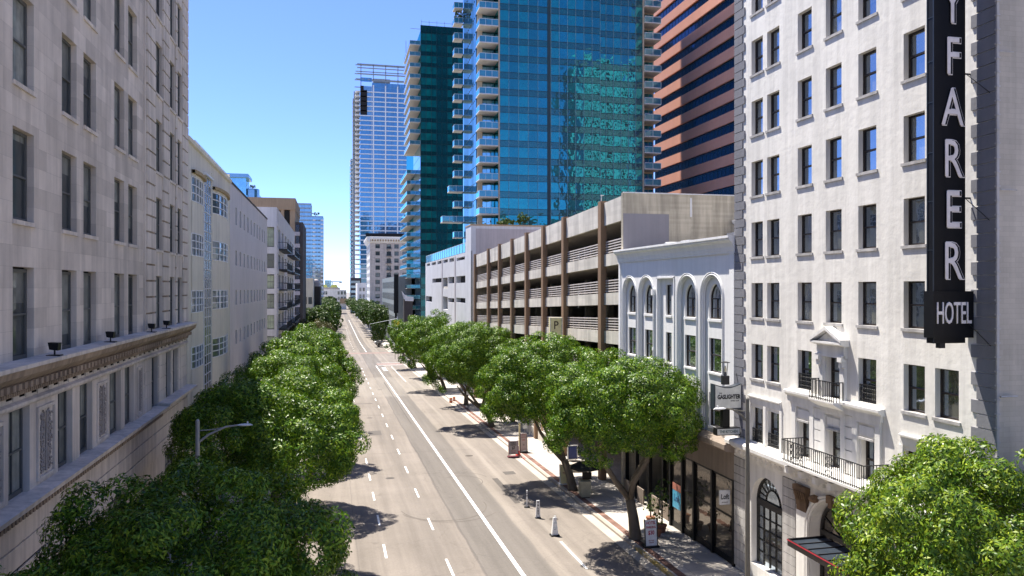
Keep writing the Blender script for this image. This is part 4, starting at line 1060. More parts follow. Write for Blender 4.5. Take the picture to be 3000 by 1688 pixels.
for a, b in ((26.72, 28.24), (32.98, 34.34), (39.3, 40.2), (22.9, 24.2)):
    mb = MB()
    mb.mbox(M2F, a, a+.10, -.07, -.003, -6.0, -3.7); mb.mbox(M2F, b-.10, b, -.07, -.003, -6.0, -3.7)
    mb.mbox(M2F, a+.1, b-.1, -.07, -.003, -3.80, -3.70); mb.mbox(M2F, a+.1, b-.1, -.07, -.003, -6.0, -5.90)
    o = mb.build('carved_panel', M_stone_plain, st)
    mb = MB(); c = (a+b)/2; hw = (b-a)/2-.18
    mb.tube([M2F(c, -.03, -5.8), M2F(c, -.05, -3.9)], [.05, .03], 6)
    for k in range(9):                               # scrolling leaves either side of a stem
        z = -5.70+k*.21
        for s in (-1, 1):
            R_ = min(.16, hw*.42); cx = c+s*hw*.5
            mb.tube([M2F(cx+s*R_*(1-j*.08)*math.cos(j*.85+k), -.03, z+R_*(1-j*.08)*math.sin(j*.85+k)) for j in range(9)], .028, 5, False)
            for j in range(3):
                q = M2F(c+s*r2.uniform(.08, hw), -.03, z+r2.uniform(-.1, .1)); mb.lathe(q, [(.0, -.05), (.045, 0), (.0, .05)], 6)
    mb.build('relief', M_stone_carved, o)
mb = MB(); mb.run(M2F, [(0,-6.72),(-.14,-6.70),(-.16,-6.58),(-.34,-6.42),(-.52,-6.34),(-.56,-6.18),(0,-6.12)], -6, 43.6)
mb.run(M2F, [(0,-6.62),(-.14,-6.60),(-.30,-6.34),(-.62,-6.20),(-.66,-6.04),(0,-6.0)], 43.6, 51.8)
y = -5.9; mb.cur = 1
while y < 43.4: mb.mbox(M2F, y, y+.14, -.34, -.17, -6.62, -6.48); y += .26
mb.build('sill_cornice', [M_stone_plain, M_stone_dark], st)
mb = MB()
for k in range(60):                                   # shallow fluting of the frieze under the main cornice
    a = -5.5+k*.95; mb.mbox(ML, a, a+.42, -.05, -.003, -3.26, -3.13)
for z in (-7.4, -8.1, -8.8):
    mb.mbox(M2F, -6, 51.7, -.05, -.003, z, z+.62)
mb.build('stone_course', M_stone_plain, st)
#text_mesh('CALIFORNIA  FEDERAL' if False else 'OFFICE  BUILDING' if False else 'CLUB', .01, .001, M2F(20, -.055, -7.7), (math.radians(90), 0, math.radians(90)), 'lettering', M_stone_carved, st) if False else None
mb = MB(); shell(mb, FL-34, FL-.02, -6, 40.75, -14.9, 33, 'R'); shell(mb, FL-34, FL-.02, 40.75, 51.7, -14.9, 18.7, 'RF'); mb.build('rear_wall', M_stone_plain, st)
mb = MB(); mb.quad((FL-.4,-6,-14),(FL-.4,51.6,-14),(FL-.4,51.6,18),(FL-.4,-6,32)); mb.build('inner_wall', M_dark, st)
for i, y in enumerate((27.0, 33.26, 40.3, 43.7)):
    lab = ['black floodlight on the stone cornice, nearest on the left', 'second black floodlight along the stone cornice', 'third black floodlight along the stone cornice', 'farthest black floodlight on the stone cornice'][i]
    f = thing('floodlight', (-8.55, y, -2.13), lab, 'floodlight', 'floodlights on the stone cornice')
    mb = MB(); mb.box(-8.75, -8.35, y-.16, y+.16, -2.13, -2.09); mb.tube([(-8.55,y,-2.1),(-8.55,y,-1.9)], .03, 6); mb.build('bracket', M_iron, f)
    mb = MB(); mb.add([(-8.66,y-.15,-1.92),(-8.42,y-.15,-1.96),(-8.40,y-.15,-1.72),(-8.70,y-.15,-1.70),(-8.66,y+.15,-1.92),(-8.42,y+.15,-1.96),(-8.40,y+.15,-1.72),(-8.70,y+.15,-1.70)],
        [(0,1,2,3),(7,6,5,4),(0,4,5,1),(1,5,6,2),(2,6,7,3),(3,7,4,0)]); mb.build('lamp_head', M_black, f)

# ------------------------------------------------------------------ cream building with stair strip
cr = thing('cream_building', (FL, 62, gz(62)), 'cream plaster building with rounded window bays and a tall glass stair strip', 'building')
ops = []
wall_part('facade_wall', ML, 51.72, 72.4, -15.4, 9.45, ops, .3, M_cream, cr)
mb = MB(); shell(mb, FL-25, FL-.01, 51.72, 72.4, -15.4, 9.4, 'R'); mb.build('rear_wall', M_cream, cr)
mb = MB(); mb.run(ML, [(0,9.2),(-.18,9.25),(-.22,9.5),(.5,9.55)], 51.72, 72.45); mb.build('parapet_coping', M_cream, cr)
brows = [(5.66,7.22), (2.12,3.56), (-1.60,-.18), (-5.25,-3.84), (-8.9,-7.5)]
for c0, c1, nm in ((53.6, 58.2, 'bay'), (62.3, 70.0, 'bay')):        # bowed bays
    c, hw, dep = (c0+c1)/2, (c1-c0)/2, .42 if c0 > 60 else .16
    n = 10
    pt = lambda k: (c-hw+2*hw*k/n, -dep*math.sin(math.pi*k/n)**.6-.02)
    mb = MB(); zc = [-15.2]+[z for r_ in reversed(brows) for z in r_]+[7.45]
    for i in range(0, len(zc)-1, 2):
        mb = MB()
        for k in range(n): (a, d), (b, e_) = pt(k), pt(k+1); mb.quad(ML(a,d,zc[i]), ML(b,e_,zc[i]), ML(b,e_,zc[i+1]), ML(a,d,zc[i+1]))
        mb.build('bay_wall', M_cream, cr)
    for z0, z1 in brows:
        mb = MB()
        for k in range(n+1):
            if k % 2 == 0: a, d = pt(k); mb.tube([ML(a,d,z0), ML(a,d,z1)], .05, 5)
        for q in range(4):
            z = z0+(z1-z0)*q/3; mb.tube([ML(*pt(k), z) for k in range(n+1)], .045, 4)
        o = mb.build('bay_window', M_whitemetal, cr, ML(c, -dep, z0))
        mb = MB()
        for k in range(n):
            (a, d), (b, e_) = pt(k), pt(k+1); mb.quad(ML(a,d+.04,z0), ML(b,e_+.04,z0), ML(b,e_+.04,z1), ML(a,d+.04,z1))
        mb.build('pane', M_pane_bay, o, ML(c, -dep, z0))
    mb = MB(); pp = [(a, d) for a, d in [pt(k) for k in range(n+1)]]
    for k in range(n):
        (a, d), (b, e_) = pp[k], pp[k+1]
        p = [ML(a,d-.22,7.45), ML(b,e_-.22,7.45), ML(b,.05,7.45), ML(a,.05,7.45)]
        mb.add(p+[(x,y,z+.22) for x,y,z in p], [(0,1,2,3),(4,5,6,7),(0,1,5,4)])
    mb.build('bay_eave', M_eave, cr)
mb = MB(); z = -15
while z < 7.9:
    for a in (58.45, 59.45, 60.45): mb.quad(ML(a+.03,-.05,z+.03), ML(a+.93,-.05,z+.03), ML(a+.93,-.05,z+.62), ML(a+.03,-.05,z+.62))
    z += .68
mb.build('stair_glazing', M_glassblock, cr)
mb = MB(); z = -15
while z < 8.0: mb.mbox(ML, 58.4, 61.5, -.07, -.003, z-.02, z+.02); z += .68
for a in (58.4, 59.42, 60.42, 61.45): mb.mbox(ML, a-.03, a+.03, -.08, -.003, -15, 7.98)
mb.mbox(ML, 58.2, 61.6, -.25, -.003, 7.98, 8.12)
mb.build('stair_frame', M_whitemetal, cr)
mb = MB(); mb.mbox(ML, 61.75, 61.95, -.10, -.003, -15, 8.6); mb.mbox(ML, 51.9, 52.0, -.06, -.003, -15, 9.2); mb.build('pilaster_strip', M_cream, cr)
mb = MB(); mb.box(FL-.6, FL-.1, 55.5, 71.8, 9.56, 9.66); mb.tube([(FL-.1,55.5,9.9),(FL-.1,71.8,9.9)], .03, 4)
for k in range(9): mb.tube([(FL-.1,55.5+k*2,9.5),(FL-.1,55.5+k*2,9.9)], .02, 4)
mb.build('roof_rail', M_greymetal, cr)

# ------------------------------------------------------------------ grey-white wall with slit windows
gw = thing('slit_window_building', (FL, 92, gz(92)), 'grey-white plain block with rows of narrow slit windows', 'building')
gcol = [76.7+3.42*k for k in range(10)]
grow = [(5.93,7.55), (2.12,3.52), (-1.58,-.22), (-5.28,-3.96), (-9.0,-7.6)]
wall_part('facade_wall', ML, 72.42, 112.0, -16.2, 9.55, [(a,a+1.15,c,d) for a in gcol for c,d in grow], .35, M_greywhite, gw)
for a in gcol:
    for c, d in grow: window(ML, a, c, 1.15, round(d-c, 2) if c > 5 else 1.38, .35, gw, M_frame_grey, M_pane_slot, 0)
mb = MB(); shell(mb, FL-28, FL-.01, 72.42, 112.0, -16.2, 9.5, 'R'); mb.build('rear_wall', M_greywhite, gw)
mb = MB(); mb.run(ML, [(0,9.40),(-.05,9.40),(-.05,9.60),(.4,9.62)], 72.42, 112.05); mb.build('coping', M_darkslab, gw)
mb = MB(); mb.box(FL-.35, FL+.02, 72.3, 72.55, -16, 10.0); mb.build('party_wall', M_cream, gw)
mb = MB(); mb.box(FL-1.6, FL-.5, 90, 108, 9.5, 10.1); mb.build('roof_curb', M_darkslab, gw)

# ------------------------------------------------------------------ grey flats with dark balconies
BX = -8.4; MBL = Face('L', BX); MBF = Face('F', 121.5)
bf = thing('balcony_flats', (BX, 149, gz(149)), 'grey apartment block with dark iron balconies facing the street', 'apartment block')
brow = [(6.15,9.2), (3.0,5.15), (-.8,2.05), (-4.0,-.85+.02-2.25+2.25-2.3), (-7.1,-4.9), (-10.2,-8.0)]
brow = [(6.15,9.15), (2.98,5.15), (-.10,2.05), (-3.10,-.85), (-6.2,-4.05), (-9.3,-7.2)]
bcol = [125.5, 133.5, 141.5, 149.5, 157.5, 165.5]
wall_part('street_wall', MBL, 121.5, 176, -17.5, 12.1, [(a,a+4.4,c,d) for a in bcol for c,d in brow], .5, M_balcwall, bf)
wall_part('end_wall', MBF, -30, BX, -17.5, 12.1, [(BX-3.1,BX-.35,c,d) for c,d in brow], .5, M_balcwall, bf)
for c, d in brow:
    for a in bcol: window(MBL, a, c, 4.4, round(d-c, 1), .5, bf, M_frame_grey, M_pane_green, 0, munt=(2, 0), fw=.12)
    window(MBF, BX-3.1, c, 2.75, round(d-c, 1), .5, bf, M_frame_grey, M_pane_green, 1, munt=(1, 0), fw=.10)
for z in (6.05, 2.9, -.2, -3.2, -6.3):
    for a0, a1 in ((124.8, 139.5), (148.5, 171.5)):
        mb = MB(); mb.mbox(MBL, a0, a1, -1.35, -.003, z-.22, z); b_ = mb.build('balcony', M_iron, bf)
        mb = MB(); mb.mbox(MBL, a0, a1, -1.35, -1.29, z+.95, z+1.02); n = int((a1-a0)/.55)
        for k in range(n+1): a = a0+(a1-a0)*k/n; mb.mbox(MBL, a-.03, a+.03, -1.34, -1.30, z, z+.96)
        for a in (a0, a1-.06): mb.mbox(MBL, a, a+.06, -1.29, -.003, z+.95, z+1.02)
        mb.build('railing', M_iron, b_)
mb = MB(); shell(mb, -30, BX-.01, 121.5, 176, -17.5, 12.05, 'RF'); mb.build('rear_wall', M_balcwall, bf)
mb = MB()
for c, d in brow: mb.mbox(MBL, 121.6, 124.6, -.12, -.003, d+.05, d+.85)
mb.build('string_course', M_balcwall, bf)
mb = MB()
for k in range(14): mb.tube([(BX-.3-(k % 3)*.5, 123.2+k*.05, 6.2+(k % 4)*.05), (BX-.3-(k % 3)*.5+.1, 122.9, 7.2)], .12, 5)
shrub(BX-1.9, 121.0, 6.0, .5, 1.1, 160, 'potted plant in the top corner window of the grey flats', 9, leaf=.3)
# ------------------------------------------------------------------ glass towers
tilt = random.Random(12)
def glazing(name, M, a_list, z0, h, mat, parent, tl=.006, d=0.0, loc=None):
    """one storey of separate panes, each a hair out of plane as real curtain walls are"""
    mb = MB()
    for a0, a1 in a_list:
        p, q = tilt.uniform(-tl, tl), tilt.uniform(-tl, tl); w = (a1-a0)/2
        mb.quad(M(a0+.03,d-p*w-q*h/2,z0), M(a1-.03,d+p*w-q*h/2,z0), M(a1-.03,d+p*w+q*h/2,z0+h), M(a0+.03,d-p*w+q*h/2,z0+h))
    return mb.build(name, mat, parent, loc or M(a_list[0][0], 0, z0))
def panes(a0, a1, n): return [(a0+(a1-a0)*i/n, a0+(a1-a0)*(i+1)/n) for i in range(n)]
def storeys(name, M, al, z0, h, mat, parent, zs, tl=.006, variants=3):
    """the storey repeated upward, copies of a few differently set ones"""
    vs = []
    for i, z in enumerate(zs):
        if i < variants: vs.append(glazing(name, M, al, z, h, mat, parent, tl))
        else:
            s = vs[(i*7+i//3) % variants]; clone(s, (WL[s].x, WL[s].y, z), parent)

TF = Face('F', 138.0); TS = Face('R', 25.6)
tt = thing('glass_tower', (41, 148, -17), 'tall turquoise glass apartment tower with corner balconies, behind the parking garage', 'tower')
zs = [51.6-3.1*k for k in range(-2, 19)]
al = panes(29.1, 38.2, 5)+panes(38.85, 48.4, 6)
storeys('window_band', TF, al, 0, 1.96, M_teal, tt, [z for z in zs], .007, 6)
storeys('spandrel_band', TF, al, 0, 1.10, M_teal_sp, tt, [z-1.12 for z in zs], .003, 2)
TF2 = Face('F', 139.3); al2 = panes(48.5, 57.5, 6)
storeys('window_band', TF2, al2, 0, 1.96, M_teal, tt, [z for z in zs], .008, 5)
storeys('spandrel_band', TF2, al2, 0, 1.10, M_teal_sp, tt, [z-1.12 for z in zs], .003, 2)
als = panes(141.6, 156.8, 11)
storeys('side_band', TS, als, 0, 3.06, M_teal_side, tt, [z-1.12 for z in zs], .003, 3)
mb = MB()
for a, b in al+[(48.4, 48.5)]: mb.mbox(TF, a-.025, a+.025, -.10, .05, -8, 60)
for a, b in al2+[(57.5, 57.6)]: mb.mbox(TF2, a-.025, a+.025, -.10, .05, -8, 60)
mb.build('mullion', M_mull, tt)
mb = MB()
for z in zs:
    for zz in (z, z-1.12):
        mb.mbox(TF, 29.05, 48.4, -.04, .04, zz-.05, zz+.04); mb.mbox(TF2, 48.5, 57.5, -.04, .04, zz-.05, zz+.04)
    mb.mbox(TS, 141.5, 156.8, -.04, .04, z-1.16, z-1.08)
mb.mbox(TF, 38.2, 38.85, .0, .4, -8, 60)
for a, b in als: mb.mbox(TS, a-.03, a+.03, -.06, .03, -8, 60)
mb.build('transom', M_mull_dark, tt)
mb = MB(); shell(mb, 25.62, 57.55, 141.5, 157, -17, 60, 'LT'); mb.quad((29.0,138.05,-17),(29.0,141.5,-17),(29.0,141.5,60),(29.0,138.05,60)); mb.quad((57.6,139.3,-17),(57.6,141.5,-17),(57.6,141.5,60),(57.6,139.3,60)); mb.build('tower_core', M_teal_sp, tt)
mb = MB(); shell(mb, 25.65, 57.5, 138.1, 157, 60, 119); shell(mb, 38, 57.5, 157, 180.7, -17, 119, 'F'); mb.build('upper_storeys', M_teal_sp, tt)
mb = MB(); mb.box(29.0, 29.25, 137.9, 138.4, -17, 60); mb.box(57.35, 57.6, 139.0, 139.5, -17, 60); mb.build('corner_column', M_soffit_tan, tt)
def balcony(x0, x1, y0, y1, z, parent, rail, sides, slab=M_slab, h=1.05, rmat=None):
    """projecting slab with a framed glass rail"""
    mb = MB(); mb.box(x0, x1, y0, y1, z-.18, z); b = mb.build('balcony', [slab], parent, ((x0+x1)/2, (y0+y1)/2, z))
    loc = WL[b]
    mb = MB()
    if 'F' in sides:
        n = max(2, int((x1-x0)/1.1))
        for k in range(n): mb.quad((x0+(x1-x0)*k/n+.03,y0+.05,z+.05),(x0+(x1-x0)*(k+1)/n-.03,y0+.05,z+.05),(x0+(x1-x0)*(k+1)/n-.03,y0+.05,z+h),(x0+(x1-x0)*k/n+.03,y0+.05,z+h))
    for s, x in (('L', x0+.05), ('R', x1-.05)):
        if s in sides: mb.quad((x,y0+.05,z+.05),(x,y1,z+.05),(x,y1,z+h),(x,y0+.05,z+h))
    g_ = mb.build('glass_rail', rmat or M_railglass, b, loc)
    mb = MB()
    if 'F' in sides:
        mb.box(x0, x1, y0+.02, y0+.08, z+h, z+h+.07)
        for k in range(n+1): x = x0+(x1-x0)*k/n; mb.box(x-.03, x+.03, y0+.03, y0+.07, z, z+h)
    for s, x in (('L', x0+.05), ('R', x1-.05)):
        if s in sides: mb.box(x-.03, x+.03, y0+.08, y1, z+h, z+h+.07)
    mb.build('rail_frame', rail, b, loc)
    return b
b0 = b1 = b2 = None
for k, z in enumerate(zs):
    zz = z-.95
    if b0 is None:
        b0 = balcony(25.5, 29.0, 138.0, 141.5, zz, tt, M_alu, 'FL', M_slab); b1 = balcony(57.6, 60.9, 138.6, 142.0, zz, tt, M_whitemetal, 'FR', M_slab); b2 = balcony(23.7, 25.5, 156.2, 158.6, zz, tt, M_alu, 'FL', M_slab)
        bw = wall_part('balcony_door', TF, 25.62, 29.0, zz, zz+2.8, [], .1, M_teal, tt)
    else:
        clone(b0, (WL[b0].x, WL[b0].y, zz), tt); clone(b1, (WL[b1].x, WL[b1].y, zz), tt); clone(b2, (WL[b2].x, WL[b2].y, zz), tt)
S_ = list(tt.children)
for o in S_:
    if o.name.startswith('balcony_door'): bpy.data.objects.remove(o)
BD = Face('F', 141.4); storeys('balcony_door', BD, panes(26.7, 28.9, 3), 0, 2.55, M_teal_side, tt, [z-.9 for z in zs], .01, 4)
BD2 = Face('F', 141.9); storeys('balcony_door', BD2, panes(57.7, 60.6, 3), 0, 2.55, M_teal, tt, [z-.9 for z in zs], .01, 3)
mb = MB(); mb.box(25.7, 26.6, 141.0, 141.39, -17, 60); mb.box(57.6, 60.8, 141.95, 143, -17, 60); mb.build('pier', M_soffit_tan, tt)
balcony(21.2, 25.5, 155.5, 158.5, 13.4, tt, M_whitemetal, 'FL', M_slab); balcony(22.6, 25.5, 155.9, 158.5, 19.6, tt, M_whitemetal, 'FL', M_slab)
shrub(24.9, 157.6, 53.6, 1.2, 3.2, 500, 'yellow-green shrub growing on a high corner balcony of the turquoise tower', 13, leaf=.5)

dg = thing('dark_glass_tower', (34, 250, -18), 'dark green glass apartment tower with stacked tan balconies, left of the turquoise tower', 'tower')
DF = Face('F', 240.0); DS = Face('R', 25.9)
zs = [78.6-3.42*k for k in range(28)]
dal = panes(26.0, 44.0, 11)
storeys('window_band', DF, dal, 0, 2.1, M_green, dg, [z-2.2 for z in zs], .006, 6)
storeys('spandrel_band', DF, dal, 0, 1.28, M_green_sp, dg, [z-3.5 for z in zs], .002, 2)
storeys('side_band', DS, panes(240.2, 262, 12), 0, 3.3, M_bluegl2, dg, [z-3.5 for z in zs if z < 46], .004, 3)
mb = MB()
for a, b in dal: mb.mbox(DF, a-.05, a+.05, -.12, .05, -17, 80.6)
for z in zs: mb.mbox(DF, 26, 44, -.06, .04, z-.06, z+.04)
mb.build('mullion', M_mull_dark, dg)
mb = MB(); shell(mb, 25.95, 44, 240.06, 288, -18, 79.4, ''); mb.build('tower_core', M_green_sp, dg)
mb = MB(); mb.mbox(DF, 25.9, 44, -.08, -.003, 79.0, 81.0); mb.build('parapet', M_green_sp, dg)
mb = MB()
for k in range(7): mb.box(26.2+k*2.4, 26.3+k*2.4, 240.5, 240.6, 81, 82.8)
mb.box(26.2, 42, 240.5, 240.56, 82.2, 82.28); mb.box(23.0, 23.15, 258, 258.2, 76, 81.5); mb.box(22.9, 25.9, 240.6, 240.7, 79.9, 80.0)
mb.build('roof_rail', M_greymetal, dg)
c0 = c1 = None
for z in zs[1:]:
    if z > 42:
        c0 = clone(c0, (WL[c0].x, WL[c0].y, z), dg) if c0 else balcony(22.7, 25.9, 240.6, 262, z, dg, M_alu, 'FL', M_slab, 1.1, M_bluegl2)
    elif z < 40.5:
        c1 = clone(c1, (WL[c1].x, WL[c1].y, z), dg) if c1 else balcony(23.2, 25.9, 256, 284, z, dg, M_alu, 'FL', M_slab, 1.1, M_railglass)

bt = thing('unfinished_tower', (44, 760, -24), 'very tall blue glass skyscraper still under construction with bare steel at its top', 'skyscraper')
UF = Face('F', 744.0)
zs = [171.5-4.5*k for k in range(-5, 42)]
u1 = panes(34.8, 70, 12); u0 = panes(23.9, 34.6, 4)
storeys('window_band', UF, u1, 0, 3.85, M_bluegl, bt, [z for z in zs if z < 190], .003, 5)
storeys('window_band', UF, u0, 0, 3.85, M_bluegl2 if False else M_bluegl, bt, [z for z in zs if z < 195 and not 160 < z < 190], .003, 4)
sl = None
for z in zs:
    if z > 186: continue
    if sl is None:
        mb = MB(); mb.mbox(UF, 23.5, 70, -.6, .1, z-.95, z-.02); mb.box(19.3, 23.6, 742.5, 775, z-.7, z-.05); sl = mb.build('slab_edge', M_whitemetal, bt, (44, 744, z))
    else: clone(sl, (44, 744, z), bt)
mb = MB()
for x in (36.1, 47.3, 58.6, 69.8): mb.mbox(UF, x-.55, x+.55, -.55, -.05, -20, 191)
mb.mbox(UF, 34.5, 34.8, -.3, -.05, -20, 191)
mb.build('mullion', M_whitemetal, bt)
mb = MB(); mb.box(24, 70, 744.4, 790, -24, 190); mb.build('tower_core', M_bluegl2, bt)
mb = MB(); mb.mbox(UF, 23.9, 30.2, -.6, .3, 163, 186); mb.mbox(UF, 23.9, 27, -.62, .3, 186, 190); mb.build('open_storeys', M_dark, bt)  # solid dark box painting the shade inside the open storeys
mb = MB()
for x in (24.5, 36, 47.5, 59, 70): mb.box(x-.4, x+.4, 744, 745, 190, 211)
for z in (195, 201, 206.5, 210): mb.box(21, 70, 744.1, 744.8, z, z+.9)
for y in (744, 775):
    for z in (196, 203, 209): mb.box(19.5, 70, y, y+.7, z, z+.8)
mb.box(36, 52, 750, 770, 190, 199)
mb.build('steel_frame', M_greymetal, bt)
mb = MB(); mb.mbox(UF, 29, 70, -1.5, .2, 46, 51.5); mb.build('refuge_band', M_dark, bt)
mb = MB()
for k in range(44): mb.box(17.0, 19.2, 748, 760, 176-k*4.5, 178.6-k*4.5)
mb.box(18.0, 19.0, 750, 758, -24, 186); mb.build('hoist_mast', M_greymetal, bt)
s2 = thing('slim_tower', (14.5, 830, -24), 'slim pale tower edge standing just left of the unfinished skyscraper', 'tower')
mb = MB(); mb.box(16.2, 19, 800, 860, -24, 130); mb.build('wall', M_bluegl2, s2)
mb = MB()
for k in range(36): mb.box(15.6, 19.2, 799, 812, 128-k*4.2, 129.2-k*4.2)
mb.build('slab_edge', M_whitemetal, s2)

# salmon striped office block
ob = thing('striped_office_block', (73, 132, -15), 'salmon and dark blue horizontally striped office block behind the hotel', 'office block')
OS = Face('R', 73.0)
strip = gl_ = None
for k in range(-14, 17):
    z = 51.25-4.0*k
    if strip is None:
        mb = MB(); mb.mbox(OS, 96, 170.5, -.25, .1, z, z+2.05); strip = mb.build('granite_band', M_orange, ob, (73, 133, z))
        gl_ = glazing('window_band', OS, panes(96, 170, 46), z-1.95, 1.95, M_navy, ob, .004, .12, (73, 133, z))
        mb = MB()
        for a, b in panes(96, 170, 46): mb.mbox(OS, a-.03, a+.03, .08, .14, z-1.95, z)
        mb.mbox(OS, 96, 170, .05, .14, z-.35, z-.28); mb.build('window_bar', M_mull_dark, gl_, (73, 133, z))
    else: clone(strip, (73, 133, z), ob); clone(gl_, (73, 133, z), ob)
mb = MB(); shell(mb, 73.3, 110, 96.1, 170.4, -15, 108); mb.build('tower_core', M_navy, ob)

# ------------------------------------------------------------------ background, right side
bb = thing('corbelled_building', (30, 470, -22), 'old beige brick building with a heavy bracketed cornice in front of the blue skyscraper', 'building')
BF_, BS_ = Face('F', 455.0), Face('R', 20.0)
wr = [24.0-4.12*k for k in range(11)]
wc = [23.2, 29.6, 34.0, 38.6]
wall_part('front_wall', BF_, 20.0, 42, -22, 27.5, [(c,c+2.5,z-1.1,z+1.3) for c in wc for z in wr], .5, M_beige_brick, bb)
for c in wc:
    for z in wr: window(BF_, c, z-1.1, 2.5, 2.4, .5, bb, M_frame, M_pane_stone, 1, fw=.15)
sc_ = [458+5.2*k for k in range(8)]
wall_part('street_wall', BS_, 455.0, 500, -22, 27.5, [(c,c+3,z-1.1,z+1.3) for c in sc_ for z in wr], .5, M_stucco_trim, bb)  # paler than the brick front: sunlight put into the colour
for c in sc_:
    for z in wr: window(BS_, c, z-1.1, 3.0, 2.4, .5, bb, M_frame, M_pane_stone, 1, fw=.15)
mb = MB(); mb.run(BF_, [(0,26.2),(-.6,26.6),(-1.6,28.2),(-1.9,28.6),(-1.9,29.4),(0,29.6)], 18.2, 42); mb.run(BS_, [(0,26.2),(-.6,26.6),(-1.6,28.2),(-1.9,28.6),(-1.9,29.4),(0,29.6)], 453.2, 500); mb.build('cornice', M_stucco_trim, bb)
mb = MB()
for k in range(15): mb.mbox(BF_, 19.6+k*1.5, 20.4+k*1.5, -1.5, -.1, 26.9, 28.1)
mb.build('bracket', M_tan, bb)
mb = MB(); shell(mb, 20.5, 42, 455.4, 500, -22, 27.4, 'FL'); mb.build('rear_wall', M_beige_brick, bb)
mb = MB()
for z in wr[:8]: mb.mbox(BF_, 29.2, 32.6, -1.2, -.1, z-1.5, z-1.35); mb.mbox(BF_, 29.2, 32.6, -1.2, -1.14, z-.6, z-.5)
for i, z in enumerate(wr[:7]): mb.tube([BF_(29.6+(i % 2)*2.4, -.9, z-1.4), BF_(32.0-(i % 2)*2.4, -.9, z-5.4)], .12, 4)
mb.build('fire_escape', M_iron, bb)
gb = thing('grid_window_block', (20, 300, -20), 'low grey block with a grid of small windows below the beige building', 'building')
GS = Face('R', 20.0)
gy = [265+4.4*k for k in range(16)]; gzr = [1.0, -3.0, -7.0, -11.0, -15.0]
M_gridwall = weathered('blue_grey_render', (.30, .335, .33), var=.1, streak=.1, bmp=0)
wall_part('street_wall', GS, 262, 336, -21.5, 3.9, [(a,a+2.0,z-1.2,z+1.3) for a in gy for z in gzr], .06, M_gridwall, gb)
for a in gy:
    for z in gzr: window(GS, a, z-1.2, 2.0, 2.5, .06, gb, M_frame, M_navy, 1, fw=.12)
mb = MB(); shell(mb, 20.4, 25.3, 262, 336, -21.5, 3.8, 'L'); mb.build('rear_wall', M_gridwall, gb)
t = thing('pylon_sign', (19.5, 251, gz(251)), 'tall narrow black pylon sign on the corner before the grid-window block', 'sign')
mb = MB(); mb.box(18.9, 19.3, 250.6, 251.4, gz(251), -8); mb.build('post', M_iron, t)
mb = MB(); mb.box(18.6, 20.0, 250.4, 251.6, -8, 4.4); mb.build('panel', M_black, t)
t = thing('corner_pavilion', (21.6, 238, gz(238)), 'dark shop corner with a white swept canopy under the dark glass tower', 'shop')
mb = MB(); mb.box(20.6, 23.2, 236.5, 239.5, gz(238)-.3, -3.4); mb.build('wall', M_darkslab, t)
mb = MB(); P = [(20.0,-1.0),(20.6,-1.9),(21.6,-2.5),(23.4,-2.7),(23.4,-4.0),(20.9,-3.9)]
mb.prism(Face('F', 236.2), P, 0, 3.4); mb.build('canopy', M_whitemetal, t)
sm = thing('pale_block', (17.5, 560, -22), 'small pale block between the slim tower and the beige building', 'building')
mb = MB(); mb.box(15.6, 21.5, 548, 590, -22, 3.5); mb.build('wall', M_stucco_trim, sm)
MS_ = Face('F', 547.9)
for k in range(4):
    for c in (17, 19.3): window(MS_, c, -16+k*4.6, 1.3, 2.4, .02, sm, M_frame, M_pane_stone, 0)
sm2 = thing('dark_block', (14, 690, -23), 'narrow dark block left of the pale one at the far end of the street', 'building')
mb = MB(); mb.box(13.5, 22, 660, 690, -23, 8.5); mb.build('wall', M_darkslab, sm2)
mb = MB()
for k in range(7): mb.box(13.4, 21, 659.7, 660, -20+k*4, -18+k*4)
mb.build('window_band', M_bluegl2, sm2)

# ------------------------------------------------------------------ background, left side
tn = thing('tan_concrete_block', (-17, 245, -19), 'tan concrete block with a deep roof fascia rising behind the balcony flats', 'building')
NF = Face('F', 236.0)
mb = MB(); mb.mbox(NF, -24, -11.2, 0, 30, -19, 18.2); mb.mbox(NF, -24, -11.2, 3, 30, 18.2, 22.8); mb.build('wall', M_tan, tn)
mb = MB(); mb.mbox(NF, -25, -11.0, -.6, 30, 22.8, 26.2); mb.build('roof_fascia', M_tan, tn)
mb = MB(); mb.mbox(NF, -15.2, -14.2, -.3, 3, 14, 22.8); mb.mbox(NF, -12.6, -11.1, -.2, 3, 14, 22.8); mb.build('pier', M_tan, tn)
mb = MB(); mb.mbox(NF, -24, -15.3, 2.8, 2.98, 18.3, 22.7); mb.mbox(NF, -14.1, -12.7, -.05, -.004, 8, 22.6); mb.build('painted_shade', M_dark, tn)  # dark sheets: the shade below the fascia put into the colour
dk = thing('dark_flats', (-10.2, 245, -19), 'dark brown apartment slab with pale balcony bands beyond the grey flats', 'apartment block')
mb = MB(); mb.box(-11.1, -8.9, 235, 262, -19, 19.2); mb.build('wall', M_darkslab, dk)
mb = MB(); mb.box(-10.9, -9.9, 234.6, 234.99, -19, 18.4); mb.build('window_band', M_navy, dk)
fl = None
for k in range(9):
    z = 15.2-3.45*k
    if fl is None: mb = MB(); mb.box(-11.3, -9.7, 233.9, 235, z, z+1.1); fl = mb.build('balcony', M_lilac, dk, (-10.5, 234.5, z))
    else: clone(fl, (-10.5, 234.5, z), dk)
tl = thing('glass_penthouse_tower', (-34, 310, -20), 'blue glass tower top with a flat overhanging roof above the slit-window block', 'tower')
PF = Face('F', 300.0)
for k in range(4): glazing('window_band', PF, panes(-37.5, -31.5, 5), 34.0+k*1.6, 1.55, M_teal_side, tl)
mb = MB(); mb.box(-38.9, -30.6, 298.5, 312, 40.4, 41.7); mb.build('roof', M_bluegl2, tl)
